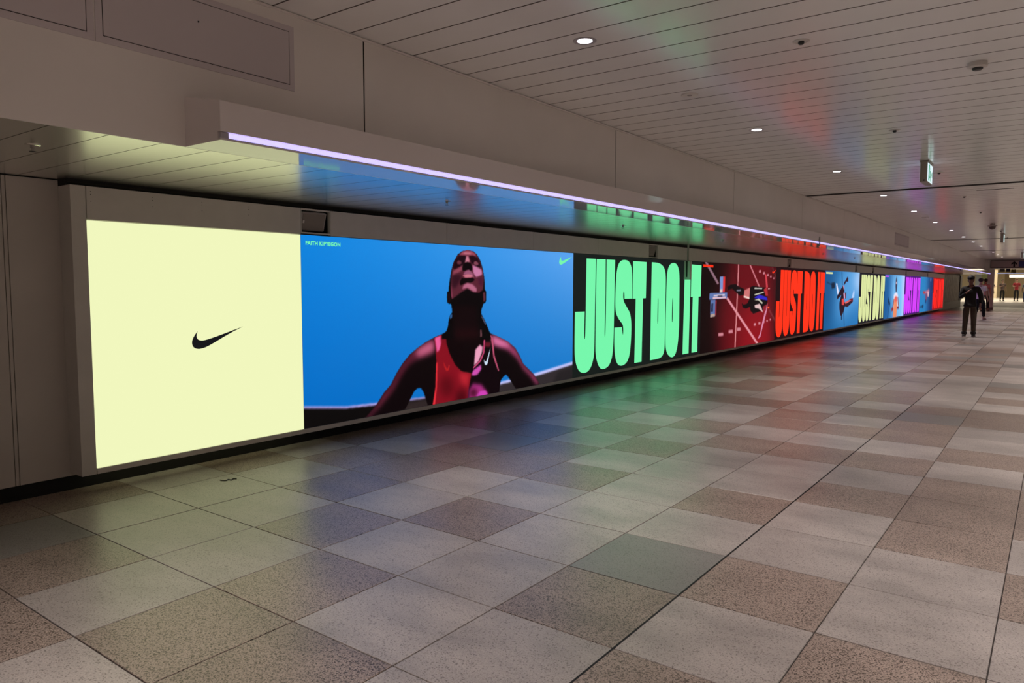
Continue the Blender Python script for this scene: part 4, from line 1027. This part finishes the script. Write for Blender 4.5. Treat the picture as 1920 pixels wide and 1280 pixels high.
# ------------------------------------------------------------------ people
def skin_surface(name, joints, edges, m, parent, root, sub=2):
    """joints {key: (x, y, z, r)}; one continuous surface grown over the linked joints"""
    keys = list(joints); idx = {k: i for i, k in enumerate(keys)}
    me = bpy.data.meshes.new(name + '_tmp')
    me.from_pydata([joints[k][:3] for k in keys], [(idx[a], idx[b]) for a, b in edges], [])
    o = bpy.data.objects.new(name + '_tmp', me); C.objects.link(o)
    sk = o.modifiers.new('skin', 'SKIN'); sk.use_smooth_shade = True; sk.branch_smoothing = 0.4
    for k in keys:
        v = me.skin_vertices[0].data[idx[k]]
        r = joints[k][3]; v.radius = r if isinstance(r, tuple) else (r, r)
        v.use_root = (k == root)
    ss = o.modifiers.new('sub', 'SUBSURF'); ss.levels = sub; ss.render_levels = sub
    bpy.context.view_layer.update()
    out = bpy.data.meshes.new_from_object(o.evaluated_get(bpy.context.evaluated_depsgraph_get()))
    out.name = name
    bpy.data.objects.remove(o); bpy.data.meshes.remove(me)
    out.materials.clear()
    for p in out.polygons: p.use_smooth = True
    return link(name, out, m, parent)

def lerp(a, b, t): return tuple(a[i] + (b[i] - a[i]) * t for i in range(3))

def person(name_label, loc, face, height, top, legs, shoes, hair, skin=(0.30, 0.18, 0.13), long_sleeve=False, cap=False, pose=None,
           shorts=0.0, dress=False, soles=None, hairlong=False, group=None, detail=2, cuffs=None, bulk=1.0):
    """figure facing local -y, turned by face (radians); face 0 looks back down the corridor at the camera"""
    s = height / 1.74
    J = dict(pelvis=(0, 0, .95), waist=(0, .0, 1.08), chest=(0, -.01, 1.24), upper=(0, .0, 1.37), neckb=(0, .01, 1.455), neck=(0, -.005, 1.51),
             jaw=(0, -.02, 1.57), head=(0, -.012, 1.645), crown=(0, -.005, 1.69), nose=(0, -.118, 1.625))
    for q, n in ((-1, 'r'), (1, 'l')):
        J['sh' + n] = (q * .175, .0, 1.395); J['el' + n] = (q * .235, .03, 1.12); J['wr' + n] = (q * .25, -.03, .885); J['pa' + n] = (q * .252, -.055, .82)
        J['hip' + n] = (q * .09, 0, .91); J['kn' + n] = (q * .10, -.02, .50); J['an' + n] = (q * .105, .02, .085); J['he' + n] = (q * .105, .05, .045); J['to' + n] = (q * .12, -.15, .032)
        J['ear' + n] = (q * .084, .0, 1.635)
    if pose: J.update(pose)
    for q, n in ((-1, 'r'), (1, 'l')):      # fingers: four unequal bent chains from the palm, a thumb from its side
        w = Vector(J['wr' + n]); p = Vector(J['pa' + n]); d = (p - w).normalized(); sd = Vector((0, -1, 0)).cross(d).normalized() if abs(d.y) < .9 else Vector((1, 0, 0))
        fw = d.cross(sd).normalized()
        spread = fw if abs(fw.y) > 0.3 else sd
        inn = Vector((-q, 0, 0)) if abs(d.x) < .7 else Vector((0, 0, -1))
        for k, ln in enumerate((.072, .080, .075, .058)):
            b = p + spread * ((k - 1.5) * .021) + d * .015
            J['f%d1%s' % (k, n)] = tuple(b + d * ln * .5); J['f%d2%s' % (k, n)] = tuple(b + d * ln * .85 + inn * ln * .35)
        tb = w + d * .03 - spread * .035 * (1 if spread.y > 0 else -1)
        J['t1' + n] = tuple(tb + d * .01); J['t2' + n] = tuple(tb + d * .045 + inn * .012)
    RAD = dict(pelvis=(.145, .105), waist=(.125, .095), chest=(.15, .11), upper=(.13, .085), neckb=.062, neck=.054, jaw=(.062, .075), head=(.077, .094), crown=(.055, .07), nose=.014)
    for n in 'rl':
        RAD.update({'sh' + n: .062, 'el' + n: .043, 'wr' + n: .029, 'pa' + n: (.038, .022), 'hip' + n: .088, 'kn' + n: .056, 'an' + n: .038, 'he' + n: .036, 'to' + n: .03, 'ear' + n: .016,
                    't1' + n: .010, 't2' + n: .008})
        for k in range(4): RAD['f%d1%s' % (k, n)] = .0095; RAD['f%d2%s' % (k, n)] = .0075
    J = {k: tuple(c * s for c in v) for k, v in J.items()}
    def jr(keys, add=0.0, mul=1.0):
        d = {}
        for k in keys:
            r = RAD[k]; r = tuple((q * mul + add) * s for q in r) if isinstance(r, tuple) else (r * mul + add) * s
            d[k] = (*J[k], r)
        return d
    root = empty('person', loc, face)
    tag(root, name_label, 'person', group)
    sm = mat('skin', skin, 0.5, 0.3)
    E = [('pelvis', 'waist'), ('waist', 'chest'), ('chest', 'upper'), ('upper', 'neckb'), ('neckb', 'neck'), ('neck', 'jaw'), ('jaw', 'head'), ('head', 'crown'), ('head', 'nose')]
    for n in 'rl':
        E += [('upper', 'sh' + n), ('sh' + n, 'el' + n), ('el' + n, 'wr' + n), ('wr' + n, 'pa' + n), ('pelvis', 'hip' + n), ('hip' + n, 'kn' + n), ('kn' + n, 'an' + n), ('an' + n, 'he' + n), ('he' + n, 'to' + n), ('head', 'ear' + n)]
        for k in range(4): E += [('pa' + n, 'f%d1%s' % (k, n)), ('f%d1%s' % (k, n), 'f%d2%s' % (k, n))]
        E += [('wr' + n, 't1' + n), ('t1' + n, 't2' + n)]
    body = skin_surface('body', jr({k: 1 for e in E for k in e}), E, sm, root, 'pelvis', detail)
    hd = Vector(J['head'])
    ey = MB()
    for q in (-1, 1): ey.sph(hd + Vector((q * .031, -.088, .012)) * s, .011 * s, (1.3, .6, .8), 10)
    ey.build('eyes', M['dark_plastic'], body)
    MB().sph(hd + Vector((0, -.088, -.062)) * s, .020 * s, (1.2, .4, .35), 10).build('mouth', mat('lips', tuple(c * .55 for c in skin), 0.5), body)
    # shirt
    SJ = jr(('waist', 'chest', 'upper', 'neckb', 'shr', 'shl'), .022 * bulk)
    SJ['neckb'] = (*J['neckb'], .062 * s)
    SJ['hip'] = (*lerp(J['pelvis'], J['waist'], -.2), (.166 * s * bulk, .138 * s * bulk))
    hem = lerp(J['pelvis'], J['waist'], -.85 if long_sleeve else -.75); SJ['hem'] = (*hem, (.170 * s * bulk, .142 * s * bulk))
    SE = [('hem', 'hip'), ('hip', 'waist'), ('waist', 'chest'), ('chest', 'upper'), ('upper', 'neckb'), ('upper', 'shr'), ('upper', 'shl')]
    if long_sleeve: SJ['neckb'] = (*J['neckb'], .078 * s); SJ['collar'] = (*lerp(J['neckb'], J['neck'], .75), .070 * s); SE.append(('neckb', 'collar'))
    for n in 'rl':
        if long_sleeve:
            SJ['el' + n] = (*J['el' + n], .062 * s * bulk); SJ['cf' + n] = (*lerp(J['el' + n], J['wr' + n], .93), .043 * s)
            SE += [('sh' + n, 'el' + n), ('el' + n, 'cf' + n)]
        else:
            SJ['cf' + n] = (*lerp(J['sh' + n], J['el' + n], .72), .068 * s); SE += [('sh' + n, 'cf' + n)]
    tm_ = mat('cloth_top', top, 0.85, 0.2, noise=0.08, nscale=12)
    skin_surface('shirt', SJ, SE, tm_, root, 'waist', detail)
    lm = mat('cloth_legs', legs, 0.85, 0.2, noise=0.10, nscale=14)
    if dress:
        pr = [(.155, .98), (.17, .9), (.20, .75), (.22, .56), (.21, .555)]
        MB().lathe([(a * s, b * s) for a, b in pr], n=20).build('skirt', lm, root, smooth=True)
    else:
        TJ = jr(('pelvis', 'hipr', 'hipl'), .016); TJ['belt'] = (*lerp(J['pelvis'], J['waist'], .6), (.13 * s, .10 * s)); TJ['pelvis'] = (*J['pelvis'], (.13 * s, .115 * s)); TE = [('belt', 'pelvis'), ('pelvis', 'hipr'), ('pelvis', 'hipl')]
        for n in 'rl':
            if shorts:
                TJ['cu' + n] = (*lerp(J['hip' + n], J['kn' + n], shorts), .092 * s); TE += [('hip' + n, 'cu' + n)]
            else:
                TJ['kn' + n] = (*J['kn' + n], .078 * s); TJ['cu' + n] = (*lerp(J['kn' + n], J['an' + n], .93), .062 * s); TE += [('hip' + n, 'kn' + n), ('kn' + n, 'cu' + n)]
        skin_surface('trousers', TJ, TE, lm, root, 'pelvis', detail)
        if cuffs is not None:
            cm = mat('cuff', cuffs, 0.8)
            for n in 'rl':
                a = lerp(J['kn' + n], J['an' + n], .93)
                MB().lathe([(.062 * s, -.035 * s), (.072 * s, -.02 * s), (.070 * s, .03 * s), (.06 * s, .04 * s)], a, 16).build('cuff', cm, root, smooth=True)
    fm_ = mat('shoe', shoes, 0.6); so_ = mat('sole', soles or (0.05, 0.05, 0.05), 0.6)
    for n in 'rl':
        a, h, t = Vector(J['an' + n]), Vector(J['he' + n]), Vector(J['to' + n])
        mid = h.lerp(t, .5)
        sj = dict(a=(*(a.lerp(h, .3)), .048 * s), h=(*h, .045 * s), m=(*(mid + Vector((0, 0, .006 * s))), (.045 * s, .042 * s)), t=(*t, (.042 * s, .032 * s)))
        sh = skin_surface('shoe', sj, [('a', 'h'), ('h', 'm'), ('m', 't')], fm_, root, 'h', detail)
        zf = min(h.z, t.z) - .035 * s
        b = MB(); d = (t - h); d.z = 0; d.normalize(); px = Vector((-d.y, d.x, 0))
        out = [h - d * .045 * s + px * .035 * s, h - d * .045 * s - px * .035 * s, mid - px * .045 * s, t - px * .04 * s, t + d * .035 * s, t + px * .04 * s, mid + px * .045 * s]
        b.prism([(v.x, v.y) for v in out], max(0.0, zf), max(0.0, zf) + .022 * s, 'Z'); b.build('sole', so_, sh)
    hm = mat('hair', hair, 0.6, 0.3)
    if cap:
        b = MB(); b.lathe([(.087 * s, -.005 * s), (.091 * s, .02 * s), (.090 * s, .05 * s), (.075 * s, .085 * s), (.043 * s, .103 * s), (.008 * s, .108 * s)], tuple(hd + Vector((0, .008, .022)) * s), 24)
        cp = b.build('cap', hm, root, smooth=True)
        v = MB(); v.prism([(-.07 * s, 0), (-.066 * s, -.045 * s), (-.035 * s, -.075 * s), (.035 * s, -.075 * s), (.066 * s, -.045 * s), (.07 * s, 0)], -.006 * s, .004 * s, 'Z')
        v.build('peak', hm, cp, hd + Vector((0, -.072, .018)) * s)
        MB().sph(hd + Vector((0, .045, -.02)) * s, .082 * s, (1.0, .75, .9), 16).build('hair', mat('hair_dark', (0.012, 0.01, 0.01), 0.6), root, smooth=True)
    else:
        b = MB(); b.sph(hd + Vector((0, .022, .028)) * s, .098 * s, (.98, 1.05, .92), 18)
        hr = b.mesh('hair', True)
        for v in hr.vertices:       # lift the hair off the face
            q = v.co - hd
            if q.y < -.03 * s and q.z < .05 * s: v.co.y = hd.y - .03 * s
        link('hair', hr, hm, root)
        if hairlong: MB().sph(hd + Vector((0, .06, -.07)) * s, .085 * s, (1.0, .6, 1.4), 14).build('hair', hm, root, smooth=True)
    return root

BLK = (0.012, 0.011, 0.012)
person('person in black cap, black jacket and olive trousers walking towards the camera', (-1.955, 24.1, 0.0), 0.12, 1.70,
       BLK, (0.058, 0.047, 0.034), (0.018, 0.016, 0.016), BLK, skin=(0.15, 0.07, 0.054), long_sleeve=True, cap=True, cuffs=(0.014, 0.013, 0.013), soles=(0.42, 0.38, 0.36), bulk=1.12,
       pose=dict(elr=(-.25, -.04, 1.12), wrr=(-.11, -.20, 1.27), par=(-.05, -.20, 1.325), ell=(.26, .03, 1.13), wrl=(.24, -.10, .93), pal=(.235, -.13, .87),
                 head=(-.01, -.035, 1.635), jaw=(-.005, -.035, 1.56), crown=(-.01, -.02, 1.68), nose=(-.01, -.14, 1.605),
                 knr=(-.10, -.05, .50), anr=(-.115, .0, .085), her=(-.115, .03, .045), tor=(-.135, -.17, .032),
                 knl=(.10, -.03, .50), anl=(.11, .04, .085), hel=(.11, .07, .045), tol=(.13, -.13, .032)))
person('person in white T-shirt and black trousers walking away, just behind the capped person', (-2.60, 36.3, 0.0), PI - 0.35, 1.74,
       (0.66, 0.57, 0.60), (0.012, 0.012, 0.016), (0.16, 0.09, 0.10), (0.030, 0.012, 0.014), skin=(0.34, 0.18, 0.14), soles=(0.3, 0.25, 0.25),
       pose=dict(ell=(.25, -.02, 1.13), wrr=(-.24, -.10, .89), par=(-.24, -.13, .83), knr=(-.10, -.10, .50), anr=(-.10, -.16, .09), her=(-.10, -.13, .045), tor=(-.11, -.33, .04),
                 knl=(.10, .03, .50), anl=(.10, .22, .12), hel=(.10, .27, .09), tol=(.11, .10, .032)))
person('person with black hair and patterned pink shirt ahead of the white T-shirt', (-3.28, 49.0, 0.0), PI - 0.2, 1.82,
       (0.40, 0.19, 0.20), (0.014, 0.012, 0.014), (0.02, 0.018, 0.018), (0.010, 0.009, 0.009), detail=1,
       pose=dict(knr=(-.10, -.12, .51), anr=(-.10, -.20, .10), her=(-.10, -.17, .05), tor=(-.11, -.37, .045), knl=(.10, .02, .50), anl=(.10, .20, .12), hel=(.10, .25, .09), tol=(.11, .08, .032)))
person('person in a black knee-length dress standing in the far hall', (-4.88, 80.0, Z_H), 2.4, 1.70, BLK, BLK, BLK, BLK, skin=(0.42, 0.27, 0.21), dress=True, detail=1,
       pose=dict(elr=(-.22, -.10, 1.15), wrr=(-.14, -.28, 1.2), par=(-.12, -.33, 1.22)))
person('person in dark grey top and black trousers standing in the far hall', (-3.68, 72.4, Z_H), 0.3, 1.74, (0.10, 0.072, 0.068), (0.014, 0.015, 0.016), BLK, (0.02, 0.016, 0.014), detail=1, skin=(0.26, 0.16, 0.12),
       pose=dict(elr=(-.24, -.06, 1.15), wrr=(-.06, -.22, 1.22), par=(-.01, -.23, 1.25)))
person('person in a dark red shirt with black bag strap in the far hall', (-2.76, 73.4, Z_H), 0.1, 1.80, (0.20, 0.02, 0.028), BLK, BLK, (0.10, 0.04, 0.03), detail=1, skin=(0.26, 0.14, 0.10),
       pose=dict(elr=(-.25, -.08, 1.14), wrr=(-.12, -.24, 1.15), par=(-.08, -.26, 1.17)))
person('person with black hair standing left of the pillar in the far hall', (-5.55, 82.0, Z_H), 2.8, 1.66, (0.32, 0.34, 0.32), (0.03, 0.03, 0.035), BLK, BLK, detail=1, hairlong=True)
person('person in blue trousers at the right picture edge in the far hall', (-2.03, 70.0, Z_H), 0.2, 1.62, (0.30, 0.36, 0.48), (0.05, 0.08, 0.22), BLK, (0.02, 0.015, 0.012), detail=1)
